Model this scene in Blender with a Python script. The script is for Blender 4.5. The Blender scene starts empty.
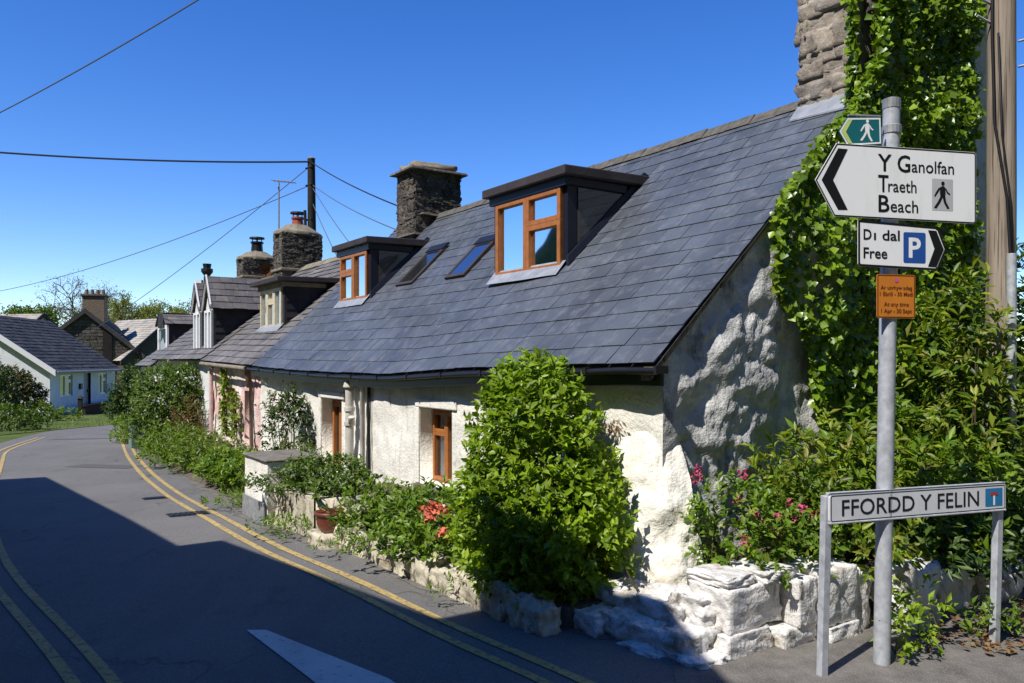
import bpy, math, random
import numpy as np
from mathutils import Vector, Matrix, noise
random.seed(7); RNG = np.random.default_rng(11)
sc = bpy.context.scene
C = sc.collection
# ------------------------------------------------------------------ frames
D = (-.568, .823); P = (.823, .568); P0 = (.98, 5.2)       # along the terrace / into the terrace / its near corner
def H(u, v, z): return (P0[0]+D[0]*u+P[0]*v, P0[1]+D[1]*u+P[1]*v, z)
def g(y): return -.035*max(0., min(y, 45.)-8.)
def G(x, y, dz=0.): return (x, y, g(y)+dz)
def HG(u, v, dz=0.):
    a = H(u, v, 0); return (a[0], a[1], g(a[1])+dz)
def nz(x, y, z, s=1.): return noise.noise(Vector((x*s, y*s, z*s)))
# ------------------------------------------------------------------ materials
MATS = {}
class NT:
    def __init__(s, name):
        s.m = bpy.data.materials.new(name); s.m.use_nodes = True
        s.t = s.m.node_tree; s.t.nodes.clear()
        s.out = s.n('ShaderNodeOutputMaterial'); MATS[name] = s.m
    def n(s, ty, **k):
        q = s.t.nodes.new(ty)
        for a, b in k.items():
            if a in q.inputs.keys(): q.inputs[a].default_value = b
            else: setattr(q, a, b)
        return q
    def l(s, a, b): s.t.links.new(a, b)
    def ramp(s, fac, stops):
        r = s.n('ShaderNodeValToRGB'); e = r.color_ramp.elements
        while len(e) < len(stops): e.new(.5)
        for i, (p, c) in enumerate(stops):
            e[i].position = p; e[i].color = (c, c, c, 1) if isinstance(c, (int, float)) else (*c, 1)
        s.l(fac, r.inputs[0]); return r.outputs[0]
    def noise(s, scale, detail=4, rough=.6, vec=None, stretch=None):
        q = s.n('ShaderNodeTexNoise'); q.inputs['Scale'].default_value = scale
        q.inputs['Detail'].default_value = detail; q.inputs['Roughness'].default_value = rough
        v = vec or s.pos()
        if stretch:
            mp = s.n('ShaderNodeMapping'); mp.inputs['Scale'].default_value = stretch
            s.l(v, mp.inputs[0]); v = mp.outputs[0]
        s.l(v, q.inputs['Vector']); return q.outputs['Fac']
    def pos(s):
        if not hasattr(s, '_p'): s._p = s.n('ShaderNodeNewGeometry')
        return s._p.outputs['Position']
    def rnd(s):
        s.pos(); return s._p.outputs['Random Per Island']
    def mix(s, f, a, b, mode='MIX'):
        q = s.n('ShaderNodeMix', data_type='RGBA', blend_type=mode)
        for i, x in ((0, f), (6, a), (7, b)):
            if isinstance(x, (int, float)): q.inputs[i].default_value = x
            elif isinstance(x, tuple): q.inputs[i].default_value = (*x, 1)
            else: s.l(x, q.inputs[i])
        return q.outputs[2]
    def bump(s, h, strength=.4, dist=.02):
        q = s.n('ShaderNodeBump'); q.inputs['Strength'].default_value = strength
        q.inputs['Distance'].default_value = dist; s.l(h, q.inputs['Height']); return q.outputs[0]
    def pbr(s, col, rough=.8, spec=.3, normal=None, metal=0.):
        b = s.n('ShaderNodeBsdfPrincipled')
        if isinstance(col, tuple): b.inputs['Base Color'].default_value = (*col, 1)
        else: s.l(col, b.inputs['Base Color'])
        if isinstance(rough, (int, float)): b.inputs['Roughness'].default_value = rough
        else: s.l(rough, b.inputs['Roughness'])
        b.inputs['Specular IOR Level'].default_value = spec; b.inputs['Metallic'].default_value = metal
        if normal is not None: s.l(normal, b.inputs['Normal'])
        return b.outputs[0]
    def done(s, sh): s.l(sh, s.out.inputs[0]); return s.m

def plain(name, col, rough=.6, spec=.3, metal=0., var=.12, scale=9., bump=0.):
    t = NT(name); n1 = t.noise(scale, 5)
    f = t.ramp(n1, [(.3, 1-var), (.7, 1+var*.5)])
    c = t.mix(1., col, f, 'MULTIPLY')
    nb = t.bump(t.noise(scale*6, 3), bump, .01) if bump else None
    return t.done(t.pbr(c, rough, spec, nb, metal))

def leafmat(name, cols, trans=.3, rough=.42, spec=.35, hue=4.):
    t = NT(name)
    c = t.ramp(t.rnd(), [(i/(len(cols)-1), c) for i, c in enumerate(cols)])
    f = t.ramp(t.noise(hue, 2), [(.3, .7), (.7, 1.25)])
    c = t.mix(1., c, f, 'MULTIPLY')
    b = t.pbr(c, rough, spec)
    tr = t.n('ShaderNodeBsdfTranslucent'); t.l(t.mix(1., c, (1.5, 1.6, .6), 'MULTIPLY'), tr.inputs[0])
    m = t.n('ShaderNodeMixShader'); m.inputs[0].default_value = trans
    t.l(b, m.inputs[1]); t.l(tr.outputs[0], m.inputs[2]); return t.done(m.outputs[0])

def slatemat(name, cols, streak=.5, rough=.42, spec=.5, lichen=0.):
    t = NT(name)
    c = t.ramp(t.rnd(), [(i/(len(cols)-1), c) for i, c in enumerate(cols)])
    c = t.mix(1., c, t.ramp(t.noise(1.1, 3), [(.3, .72), (.7, 1.3)]), 'MULTIPLY')
    st = t.ramp(t.noise(7., 5, .7), [(.5, 0.), (.78, streak)])
    c = t.mix(st, c, (.23, .235, .26))
    if lichen:
        li = t.ramp(t.noise(16., 6, .75), [(.55, 0.), (.68, lichen)])
        c = t.mix(li, c, (.34, .30, .22))
    nb = t.bump(t.noise(30., 5), .25, .01)
    rr = t.ramp(t.noise(3., 4), [(.3, rough-.08), (.7, rough+.14)])
    return t.done(t.pbr(c, rr, spec, nb))

slatemat('slate', [(.068, .079, .094), (.078, .090, .108), (.085, .097, .115), (.073, .083, .098)], .55)
slatemat('old_slate', [(.10, .098, .10), (.15, .138, .135), (.12, .115, .115), (.19, .17, .155)], .5, .6, .3, .5)
slatemat('dark_slate', [(.03, .03, .034), (.05, .048, .05), (.065, .062, .062)], .15, .7, .25, .2)
slatemat('pale_slate', [(.30, .28, .25), (.38, .35, .30), (.34, .32, .29)], .3, .8, .2, .5)
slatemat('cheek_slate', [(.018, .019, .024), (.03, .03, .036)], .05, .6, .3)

def wallmat(name, base, flake, dark, fl=(.56, .66), dk=(.6, .75), pinkish=None, bump=.6):
    t = NT(name)
    c = t.mix(t.ramp(t.noise(2.2, 5, .65), [(.35, 0.), (.7, 1.)]), base, tuple(x*.86 for x in base))
    if pinkish:
        c = t.mix(t.ramp(t.noise(1.9, 4, .6, stretch=(1, 1, .5)), [(.44, 0.), (.54, 1.)]), c, pinkish)
    c = t.mix(t.ramp(t.noise(5.5, 7, .72), [(fl[0], 0.), (fl[1], 1.)]), c, flake)
    c = t.mix(t.ramp(t.noise(3.3, 8, .75, stretch=(1.6, 1.6, .6)), [(dk[0], 0.), (dk[1], 1.)]), c, dark)
    # damp running down: thin vertical streaks
    st = t.ramp(t.noise(5., 5, .7, stretch=(2.6, 2.6, .22)), [(.56, 0.), (.74, .6)])
    c = t.mix(st, c, tuple(x*.5 for x in base))
    h = t.mix(.5, t.noise(7., 6, .65), t.noise(38., 4, .6))
    return t.done(t.pbr(c, .88, .15, t.bump(h, bump, .035)))

wallmat('whitewash', (.86, .83, .74), (.58, .55, .48), (.22, .21, .17), (.57, .66), (.62, .76))
wallmat('buttress_white', (.84, .81, .71), (.66, .58, .42), (.30, .26, .19), (.54, .66), (.60, .74), bump=.8)
wallmat('pink_render', (.82, .76, .70), (.40, .27, .22), (.20, .14, .11), (.57, .67), (.60, .73), (.76, .52, .48))
wallmat('gable_render', (.46, .46, .45), (.62, .61, .57), (.13, .135, .14), (.50, .60), (.54, .68), bump=1.)
wallmat('chimney_render', (.60, .61, .64), (.42, .42, .44), (.14, .14, .15), (.5, .6), (.56, .7), bump=1.)
wallmat('white_render', (.78, .78, .78), (.66, .64, .6), (.3, .3, .28), (.62, .7), (.68, .8))
wallmat('bungalow_white', (.78, .80, .84), (.72, .73, .76), (.5, .5, .5), (.62, .7), (.72, .85), bump=.15)
wallmat('stone_white', (.74, .72, .69), (.46, .41, .33), (.15, .135, .10), (.51, .62), (.53, .66), bump=.8)
wallmat('cream_wall', (.60, .55, .43), (.38, .33, .24), (.14, .12, .09), (.50, .60), (.52, .66))

def stonemat(name, cols, bump=.8):
    t = NT(name)
    c = t.ramp(t.rnd(), [(i/(len(cols)-1), c) for i, c in enumerate(cols)])
    c = t.mix(1., c, t.ramp(t.noise(9., 6, .7), [(.28, .45), (.72, 1.35)]), 'MULTIPLY')
    c = t.mix(t.ramp(t.noise(13., 6, .75), [(.56, 0.), (.68, .7)]), c, (.42, .40, .33))
    return t.done(t.pbr(c, .9, .15, t.bump(t.noise(18., 6, .7), bump, .03)))
stonemat('stone', [(.20, .175, .15), (.36, .31, .25), (.28, .24, .20), (.42, .36, .29), (.25, .225, .20)])
stonemat('dark_stone', [(.06, .055, .05), (.12, .105, .09), (.09, .08, .07), (.15, .13, .11)])
plain('mortar', (.13, .12, .105), .95, .1, var=.4, scale=14, bump=.5)
plain('coping_stone', (.20, .18, .15), .9, .15, var=.4, scale=9, bump=.6); plain('cement', (.27, .235, .18), .9, .15, var=.35, scale=8, bump=.5)
plain('brown_stone', (.22, .17, .125), .9, .15, var=.45, scale=12, bump=.6)

t = NT('asphalt')
c = t.mix(t.ramp(t.noise(.8, 6, .65), [(.3, 0.), (.7, 1.)]), (.108, .104, .098), (.15, .144, .134))
c = t.mix(t.ramp(t.noise(85., 3, .7), [(.42, 0.), (.72, .7)]), c, (.25, .24, .23))
c = t.mix(t.ramp(t.noise(2.6, 6, .75, stretch=(1, .6, 1)), [(.55, 0.), (.7, .45)]), c, (.075, .074, .072))
c = t.mix(t.ramp(t.noise(.9, 3, .5, stretch=(2.2, .5, 1)), [(.52, 0.), (.56, .3)]), c, (.115, .113, .11))
vo = t.n('ShaderNodeTexVoronoi', feature='DISTANCE_TO_EDGE'); vo.inputs['Scale'].default_value = .55
wn = t.n('ShaderNodeTexNoise'); wn.inputs['Scale'].default_value = 3.; wn.inputs['Detail'].default_value = 6; t.l(t.pos(), wn.inputs['Vector'])
wv = t.n('ShaderNodeVectorMath', operation='MULTIPLY_ADD'); t.l(wn.outputs['Color'], wv.inputs[0]); wv.inputs[1].default_value = (.7, .7, 0); t.l(t.pos(), wv.inputs[2]); t.l(wv.outputs[0], vo.inputs['Vector'])
ck = t.ramp(vo.outputs['Distance'], [(.0, .75), (.008, 0.)]); ck = t.mix(t.ramp(t.noise(.7, 3), [(.45, 0.), (.6, 1.)]), (0., 0., 0.), ck)
c = t.mix(ck, c, (.05, .048, .045))
t.done(t.pbr(c, .85, .25, t.bump(t.noise(120., 3), .6, .008)))
t = NT('patch_asphalt')
c = t.mix(t.noise(90., 3), (.085, .084, .082), (.125, .122, .118)); t.done(t.pbr(c, .85, .2, t.bump(t.noise(120., 3), .5, .006)))
def paint(name, col, wear):
    t = NT(name)
    f = t.ramp(t.noise(26., 6, .75), [(wear, 0.), (wear+.12, 1.)])
    c = t.mix(f, tuple(col), (.13, .128, .12))
    c = t.mix(t.ramp(t.noise(3., 4), [(.35, 0.), (.75, .5)]), c, tuple(x*.55 for x in col))
    t.done(t.pbr(c, .75, .25, t.bump(t.noise(120., 3), .4, .005)))
paint('yellow_paint', (.50, .36, .13), .50); paint('white_paint_road', (.62, .61, .57), .57)
t = NT('dirt')
c = t.mix(t.ramp(t.noise(6., 7, .75), [(.35, 0.), (.65, 1.)]), (.075, .058, .04), (.16, .135, .10))
c = t.mix(t.ramp(t.noise(60., 3, .6), [(.55, 0.), (.7, .6)]), c, (.28, .25, .21))
t.done(t.pbr(c, .95, .1, t.bump(t.noise(40., 5), .8, .02)))
t = NT('pavement_grit')
c = t.mix(t.ramp(t.noise(5., 7, .75), [(.35, 0.), (.65, 1.)]), (.10, .092, .082), (.19, .175, .155))
c = t.mix(t.ramp(t.noise(110., 3, .6), [(.5, 0.), (.7, .6)]), c, (.30, .28, .25))
t.done(t.pbr(c, .92, .15, t.bump(t.noise(90., 4), .7, .01)))
t = NT('sky_block_green')  # dark green cover of the added, unseen hill that blocks sky light
c = t.mix(t.ramp(t.noise(.5, 8, .75), [(.35, 0.), (.65, 1.)]), (.02, .035, .01), (.06, .085, .02)); t.done(t.pbr(c, .95, .1, t.bump(t.noise(.8, 7), 1., .6)))
t = NT('field')
c = t.mix(t.ramp(t.noise(.35, 6, .7), [(.35, 0.), (.65, 1.)]), (.07, .10, .025), (.12, .15, .04))
t.done(t.pbr(c, .95, .1, t.bump(t.noise(12., 5), .6, .05)))

plain('orange_wood', (.40, .145, .038), .45, .4, var=.25, scale=14); plain('cream_wood', (.62, .54, .38), .55, .3, var=.2)
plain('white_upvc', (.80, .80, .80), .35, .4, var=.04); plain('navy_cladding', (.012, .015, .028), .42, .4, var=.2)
plain('roof_felt', (.055, .047, .05), .75, .2, var=.25, scale=5, bump=.3); plain('lead', (.28, .30, .34), .5, .4, var=.3, scale=7, bump=.2)
plain('black_plastic', (.012, .012, .013), .4, .4, var=.3); plain('cream_pipe', (.56, .53, .47), .5, .35, var=.3, scale=12)
plain('pink_pipe', (.60, .42, .38), .6, .3, var=.25); plain('rust', (.20, .085, .04), .85, .15, var=.5, scale=18)
plain('galvanised', (.47, .49, .52), .5, .45, .15, var=.3, scale=22); plain('grey_metal', (.34, .35, .36), .5, .4, .3, var=.3, scale=18)
plain('dark_metal', (.03, .03, .03), .5, .4, .4); plain('cable_black', (.012, .012, .014), .6, .3)
plain('cable_grey', (.10, .12, .16), .7, .2)
plain('sign_grey_white', (.70, .71, .72), .4, .4, var=.10, scale=8)
plain('sign_black', (.012, .012, .014), .4, .3); plain('sign_blue', (.02, .085, .34), .4, .4, var=.08); plain('sign_green', (.012, .14, .16), .4, .4, var=.08)
plain('sign_lime', (.55, .66, .20), .4, .4); plain('sign_orange', (.60, .20, .025), .5, .3, var=.12); plain('sign_brown_text', (.11, .03, .012), .5, .3)
plain('sign_pale', (.50, .50, .50), .45, .3, var=.1); plain('symbol_blue', (.02, .20, .42), .45, .3); plain('symbol_red', (.40, .05, .06), .5, .3)
plain('sticker_pink', (.62, .10, .28), .5, .3); plain('plate_back', (.16, .16, .17), .6, .3)
plain('terracotta', (.15, .04, .022), .35, .45, var=.3, scale=8); plain('pot_red', (.34, .085, .05), .6, .3, var=.2)
plain('green_paint', (.16, .24, .20), .5, .3, var=.15); plain('brick_dark', (.06, .038, .033), .9, .1, var=.4, scale=18, bump=.5)
plain('grey_door', (.24, .25, .30), .5, .3, var=.1); plain('curtain', (.50, .46, .38), .9, .1, var=.2, scale=20)
plain('petal_pink', (.52, .08, .17), .6, .2, var=.3); plain('petal_coral', (.72, .19, .12), .6, .2, var=.3, scale=30)
plain('petal_red', (.34, .03, .05), .6, .2, var=.3); plain('umbel', (.42, .46, .24), .7, .2, var=.3); plain('seed_yellow', (.50, .42, .05), .6, .2, var=.3)
plain('stem', (.085, .07, .035), .8, .2, var=.3); plain('dead_stem', (.26, .18, .10), .9, .1, var=.3); plain('bark', (.12, .10, .08), .9, .1, var=.4, scale=5, bump=.5)
t = NT('pole_wood')
c = t.mix(t.ramp(t.noise(22., 6, .7, stretch=(1, 1, .05)), [(.3, 0.), (.7, 1.)]), (.19, .15, .115), (.37, .31, .245))
c = t.mix(t.ramp(t.noise(60., 3, .6, stretch=(1, 1, .02)), [(.56, 0.), (.66, .8)]), c, (.05, .035, .028))
t.done(t.pbr(c, .85, .2, t.bump(t.noise(60., 5, .6, stretch=(1, 1, .04)), .5, .01)))
plain('tarred_wood', (.022, .019, .017), .7, .25, var=.4, scale=4)
t = NT('sign_white')
c = t.mix(t.ramp(t.noise(3., 5, .7, stretch=(4, 4, .8)), [(.52, 0.), (.75, .5)]), (.88, .88, .87), (.66, .66, .60)); t.done(t.pbr(c, .38, .4))
def glass(name, base, refl):
    t = NT(name)
    b = t.pbr(base, .15, .4); q = t.n('ShaderNodeBsdfGlossy'); q.inputs['Roughness'].default_value = .02
    q.inputs['Color'].default_value = (.8, .88, .95, 1)
    bp = t.bump(t.noise(1.6, 1), .05, .05); t.l(bp, q.inputs['Normal']); fr = t.n('ShaderNodeFresnel'); fr.inputs[0].default_value = 1.5
    ad = t.n('ShaderNodeMath', operation='MULTIPLY_ADD'); t.l(fr.outputs[0], ad.inputs[0]); ad.inputs[1].default_value = 1.; ad.inputs[2].default_value = refl
    m = t.n('ShaderNodeMixShader'); t.l(ad.outputs[0], m.inputs[0]); t.l(b, m.inputs[1]); t.l(q.outputs[0], m.inputs[2]); t.done(m.outputs[0])
glass('pane_blue', (.045, .055, .07), .17); glass('pane_dark', (.025, .027, .027), .10); glass('pane_cheek', (.055, .052, .045), .02); glass('pane_sky', (.03, .035, .05), .28)

leafmat('leaf_bright', [(.12, .20, .010), (.20, .30, .016), (.28, .40, .022), (.10, .18, .010), (.32, .40, .03)], .34)
leafmat('leaf_mid', [(.07, .14, .012), (.13, .22, .018), (.19, .30, .024), (.05, .10, .008), (.24, .30, .04)], .32)
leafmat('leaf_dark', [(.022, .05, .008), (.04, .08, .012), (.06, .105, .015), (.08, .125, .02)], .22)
leafmat('leaf_ivy', [(.10, .19, .010), (.17, .28, .015), (.26, .37, .022), (.05, .10, .008)], .30, .34, .5, 3.)
leafmat('leaf_yellow', [(.08, .16, .012), (.15, .23, .018), (.26, .32, .025), (.04, .08, .008), (.30, .28, .05)], .34)
leafmat('leaf_hedge', [(.055, .105, .013), (.09, .155, .018), (.13, .20, .024), (.07, .10, .016)], .26)
leafmat('leaf_olive', [(.09, .12, .02), (.14, .17, .03), (.12, .18, .03), (.17, .15, .05)], .28)
leafmat('leaf_bronze', [(.08, .07, .02), (.10, .10, .03), (.06, .09, .02), (.12, .08, .035)], .25)
leafmat('leaf_tree', [(.08, .14, .018), (.13, .20, .025), (.18, .25, .03)], .3, hue=1.)
leafmat('leaf_spring', [(.18, .22, .03), (.26, .28, .045), (.20, .20, .05)], .35, hue=1.)
leafmat('leaf_grey', [(.15, .14, .11), (.20, .18, .14), (.12, .13, .08)], .3, hue=1.)
leafmat('grass_blade', [(.09, .16, .02), (.15, .23, .03), (.20, .24, .05)], .3)
leafmat('leaf_dead', [(.18, .09, .04), (.28, .17, .08), (.12, .06, .03)], .2)

# ------------------------------------------------------------------ object helpers
def link(o): C.objects.link(o); return o
def rootloc(o):
    while o.parent: o = o.parent
    return o.location
def thing(name, label, cat, loc, group=None):
    o = bpy.data.objects.new(name, None); link(o); o.location = loc; o.empty_display_size = .1
    o['label'] = label; o['category'] = cat
    if group: o['group'] = group
    return o
def tag(o, label=None, cat=None, group=None, kind=None):
    if label: o['label'] = label
    if cat: o['category'] = cat
    if group: o['group'] = group
    if kind: o['kind'] = kind
    return o
class MB:
    def __init__(s, xf=None): s.v = []; s.f = []; s.m = []; s.xf = xf
    def add(s, vs, fs, m=0):
        b = len(s.v); s.v += [tuple(q) for q in vs]
        for f in fs: s.f.append(tuple(b+i for i in f)); s.m.append(m)
    def hexa(s, q, m=0):   # 8 corners: bottom 4 (ccw), top 4
        s.add(q, [(3, 2, 1, 0), (4, 5, 6, 7), (0, 1, 5, 4), (1, 2, 6, 5), (2, 3, 7, 6), (3, 0, 4, 7)], m)
    def box(s, a0, a1, b0, b1, c0, c1, m=0):
        s.hexa([(a0, b0, c0), (a1, b0, c0), (a1, b1, c0), (a0, b1, c0), (a0, b0, c1), (a1, b0, c1), (a1, b1, c1), (a0, b1, c1)], m)
    def prism(s, bot, top, m=0):
        n = len(bot)
        s.add(list(bot)+list(top), [tuple(range(n-1, -1, -1)), tuple(range(n, 2*n))]+[(i, (i+1) % n, n+(i+1) % n, n+i) for i in range(n)], m)
    def tube(s, pts, r, n=8, m=0, cap=True):
        pts = [Vector(p) for p in pts]; k = len(pts)
        rs = list(r) if isinstance(r, (list, tuple)) else [r]*k
        if cap and n >= 8:      # extra rings at the ends keep the smooth shading of the sides clean
            e0 = min(.004/max(1e-6, (pts[1]-pts[0]).length), .2); e1 = min(.004/max(1e-6, (pts[-1]-pts[-2]).length), .2)
            pts = [pts[0], pts[0].lerp(pts[1], e0)]+pts[1:-1]+[pts[-1].lerp(pts[-2], e1), pts[-1]]
            rs = [rs[0], rs[0]+(rs[1]-rs[0])*e0]+rs[1:-1]+[rs[-1]+(rs[-2]-rs[-1])*e1, rs[-1]]; k = len(pts)
        vs = []; prev = None
        for i, p in enumerate(pts):
            d = (pts[min(i+1, k-1)]-pts[max(i-1, 0)]).normalized()
            a = prev if prev is not None else (Vector((1, 0, 0)) if abs(d.x) < .8 else Vector((0, 1, 0)))
            a = (a-d*a.dot(d)).normalized(); prev = a; b = d.cross(a)
            for j in range(n):
                q = 2*math.pi*j/n; vs.append(p+a*(math.cos(q)*rs[i])+b*(math.sin(q)*rs[i]))
        fs = [(i*n+j, i*n+(j+1) % n, (i+1)*n+(j+1) % n, (i+1)*n+j) for i in range(k-1) for j in range(n)]
        if cap: fs += [tuple(range(n-1, -1, -1)), tuple(range((k-1)*n, k*n))]
        s.add(vs, fs, m)
    def lathe(s, c, prof, n=20, m=0):
        vs = []; k = len(prof)
        for r, z in prof:
            for j in range(n):
                q = 2*math.pi*j/n; vs.append((c[0]+math.cos(q)*r, c[1]+math.sin(q)*r, c[2]+z))
        fs = [(i*n+j, i*n+(j+1) % n, (i+1)*n+(j+1) % n, (i+1)*n+j) for i in range(k-1) for j in range(n)]
        fs += [tuple(range(n-1, -1, -1)), tuple(range((k-1)*n, k*n))]
        s.add(vs, fs, m)
    def rock(s, c, r, seed=0., amp=.25, n=2, m=0, sq=.75):
        """a lumpy boulder: a cube grid pushed towards a rounded box and roughened"""
        N = 4*n; idx = {}; vs = []; fs = []
        def vid(p):
            if p not in idx:
                q = Vector([2*x/N-1 for x in p]); w = q.normalized()
                q = q*sq+w*(1-sq)*1.15
                d = 1+amp*noise.noise(q*1.4+Vector((seed, seed*2.3, 0)))+amp*.45*noise.noise(q*3.7+Vector((seed, 0, seed)))+amp*.22*noise.noise(q*9.+Vector((seed, 0, seed)))
                idx[p] = len(vs); vs.append((c[0]+q.x*d*r[0], c[1]+q.y*d*r[1], c[2]+q.z*d*r[2]))
            return idx[p]
        for ax in range(3):
            for side in (0, N):
                for i in range(N):
                    for j in range(N):
                        def pt(a, b):
                            l = [a, b]; l.insert(ax, side); return tuple(l)
                        f = [vid(pt(i, j)), vid(pt(i+1, j)), vid(pt(i+1, j+1)), vid(pt(i, j+1))]
                        if (side == 0) != (ax == 1): f.reverse()
                        fs.append(f)
        s.add(vs, fs, m)
    def build(s, name, mats, parent=None, smooth=False, bevel=0.):
        vs = np.array([s.xf(*q) for q in s.v] if s.xf else s.v, dtype=float).reshape(-1, 3)
        if parent is not None: vs = vs-np.array(rootloc(parent))
        me = bpy.data.meshes.new(name); me.from_pydata([tuple(q) for q in vs], [], s.f)
        if isinstance(mats, str): mats = [mats]
        for q in mats: me.materials.append(MATS[q])
        me.polygons.foreach_set('material_index', s.m)
        me.polygons.foreach_set('use_smooth', [bool(smooth) and len(f) <= 4 for f in s.f])
        me.update()
        o = link(bpy.data.objects.new(name, me))
        if parent is not None: o.parent = parent
        if bevel:
            b = o.modifiers.new('bevel', 'BEVEL'); b.width = bevel; b.segments = 2; b.limit_method = 'ANGLE'
        return o
def struct(mb, name, mats, **k):
    o = mb.build(name, mats, **k); o['kind'] = 'structure'; return o

# ------------------------------------------------------------------ foliage
def leaf_mesh(name, base, axis, nrm, L, W, mat, parent=None, fold=.25):
    n = len(base)
    axis = axis/np.maximum(np.linalg.norm(axis, axis=1, keepdims=True), 1e-6)
    side = np.cross(axis, nrm); side /= np.maximum(np.linalg.norm(side, axis=1, keepdims=True), 1e-6)
    up = np.cross(side, axis)
    L = L[:, None]; W = W[:, None]
    v = np.empty((n, 4, 3))
    v[:, 0] = base; v[:, 1] = base+axis*L*.45+side*W*.5+up*W*fold
    v[:, 2] = base+axis*L-up*L*.12; v[:, 3] = base+axis*L*.45-side*W*.5+up*W*fold
    v = v.reshape(-1, 3)
    if parent is not None: v = v-np.array(rootloc(parent))
    i = np.arange(n)*4
    f = np.stack([i, i+1, i+2, i, i+2, i+3], 1).reshape(-1)
    me = bpy.data.meshes.new(name); me.vertices.add(4*n); me.vertices.foreach_set('co', v.reshape(-1))
    me.loops.add(6*n); me.loops.foreach_set('vertex_index', f)
    me.polygons.add(2*n); me.polygons.foreach_set('loop_start', np.arange(2*n)*3); me.polygons.foreach_set('loop_total', np.full(2*n, 3))
    me.update(calc_edges=True); me.materials.append(MATS[mat])
    o = link(bpy.data.objects.new(name, me))
    if parent is not None: o.parent = parent
    return o
def unit(n):
    a = RNG.normal(size=(n, 3)); return a/np.linalg.norm(a, axis=1, keepdims=True)
def shoots(pos, dirs, nl, slen, L, W, jit=.35, droop=.0):
    """leafy shoots: pairs of leaves along a short twig"""
    S = len(pos)
    t = np.tile(np.linspace(.15, 1., nl), (S, 1))+RNG.normal(scale=.05, size=(S, nl))
    d = dirs[:, None, :]
    sl = slen*(0.6+.7*RNG.random((S, 1, 1)))
    b = pos[:, None, :]+d*t[:, :, None]*sl
    r = RNG.normal(size=(S, nl, 3)); r -= d*np.sum(r*d, axis=2, keepdims=True)
    r /= np.linalg.norm(r, axis=2, keepdims=True)
    ax = d*(.35+.6*t[:, :, None])+r*.85; ax[:, :, 2] -= droop
    nr = d*.7+np.array([-.3, -.3, .8])+RNG.normal(scale=jit, size=(S, nl, 3))
    k = S*nl; sz = (.45+.9*RNG.random(k))
    return b.reshape(k, 3), ax.reshape(k, 3), nr.reshape(k, 3), L*sz, W*sz
def blob_points(blobs, n, inner=.35):
    """points through a union of lumpy ellipsoids, mostly near the surface"""
    w = np.array([b[1][0]*b[1][1]+b[1][1]*b[1][2]+b[1][0]*b[1][2] for b in blobs]); w = w/w.sum()
    k = RNG.choice(len(blobs), size=n, p=w)
    c = np.array([b[0] for b in blobs])[k]; r = np.array([b[1] for b in blobs])[k]
    u = unit(n); rad = np.where(RNG.random(n) < inner, .45+.5*RNG.random(n), .88+.16*RNG.random(n))
    lump = np.array([1+.22*noise.noise(Vector(q)*2.6+Vector(cc)) for q, cc in zip(u, c)])
    return c+u*r*(rad*lump)[:, None], u
def shrub(name, label, cat, base, blobs, n, nl, slen, L, W, mat, up=.6, droop=.1, stems=6, group=None, part='foliage', stemmat='stem'):
    """blobs are (offset from base, radii)"""
    th = thing(name, label, cat, base, group)
    bl = [(np.array(base)+np.array(o), np.array(r)) for o, r in blobs]
    p, u = blob_points(bl, n)
    zmin = base[2]+.02; keep = p[:, 2] > zmin; p = p[keep]; u = u[keep]
    d = u*.7+np.array([0, 0, up])+unit(len(p))*.45; d /= np.linalg.norm(d, axis=1, keepdims=True)
    leaf_mesh(part, *shoots(p, d, nl, slen, L, W, droop=droop), mat, th)
    mb = MB()
    for i in range(stems):
        b = bl[i % len(bl)]; tip = b[0]+unit(1)[0]*b[1]*.6
        a = np.array(base)+np.array([RNG.normal()*.06, RNG.normal()*.06, -.05])
        mid = (a+tip)/2+unit(1)[0]*.08; rr = max(.006, .014*b[1][2]+.004)
        mb.tube([a, mid, tip], [rr, rr*.7, rr*.3], 5)
    mb.build('stem', stemmat, th)
    return th
def flowers(th, pts, r, mat, n=26, name='flower', flat=.6):
    """each flower head is a little cluster of petals"""
    for p in pts:
        q = np.array(p)+unit(n)*np.array([r, r, r*flat])*(.5+.5*RNG.random((n, 1)))
        leaf_mesh(name, q, unit(n)+np.array([0, 0, .4]), unit(n), np.full(n, r*.75), np.full(n, r*.6), mat, th)

# ------------------------------------------------------------------ masonry helpers
def stone_face(mb, F, w, h, course=(.09, .17), width=(.14, .36), proud=.03, m=0, gap=.012):
    """F(s, t, out) -> point; stones with chamfered, roughened faces laid in courses"""
    t = 0.
    while t < h-.02:
        ch = min(random.uniform(*course), h-t); s = -random.uniform(0, .1)
        while s < w-.015:
            cw = random.uniform(*width); a, b = max(0, s), min(w, s+cw)
            if w-b < .06: b = w
            if b-a > .03:
                o = proud*random.uniform(.35, 1.2); c = min(.022, (b-a)*.22, ch*.22); j = lambda: random.uniform(-.009, .009)
                lo = [(a+gap/2, t+gap/2), (b-gap/2, t+gap/2), (b-gap/2, t+ch-gap/2), (a+gap/2, t+ch-gap/2)]
                hi = [(a+c, t+c), (b-c, t+c), (b-c, t+ch-c), (a+c, t+ch-c)]
                vs = [F(x, y, -.01) for x, y in lo]+[F(x+j(), y+j(), o*random.uniform(.7, 1.15)) for x, y in hi]
                mb.add(vs, [(4, 5, 6, 7), (0, 1, 5, 4), (1, 2, 6, 5), (2, 3, 7, 6), (3, 0, 4, 7)], m)
            s = b if b == w else s+cw
            if b >= w: break
        t += ch
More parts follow.
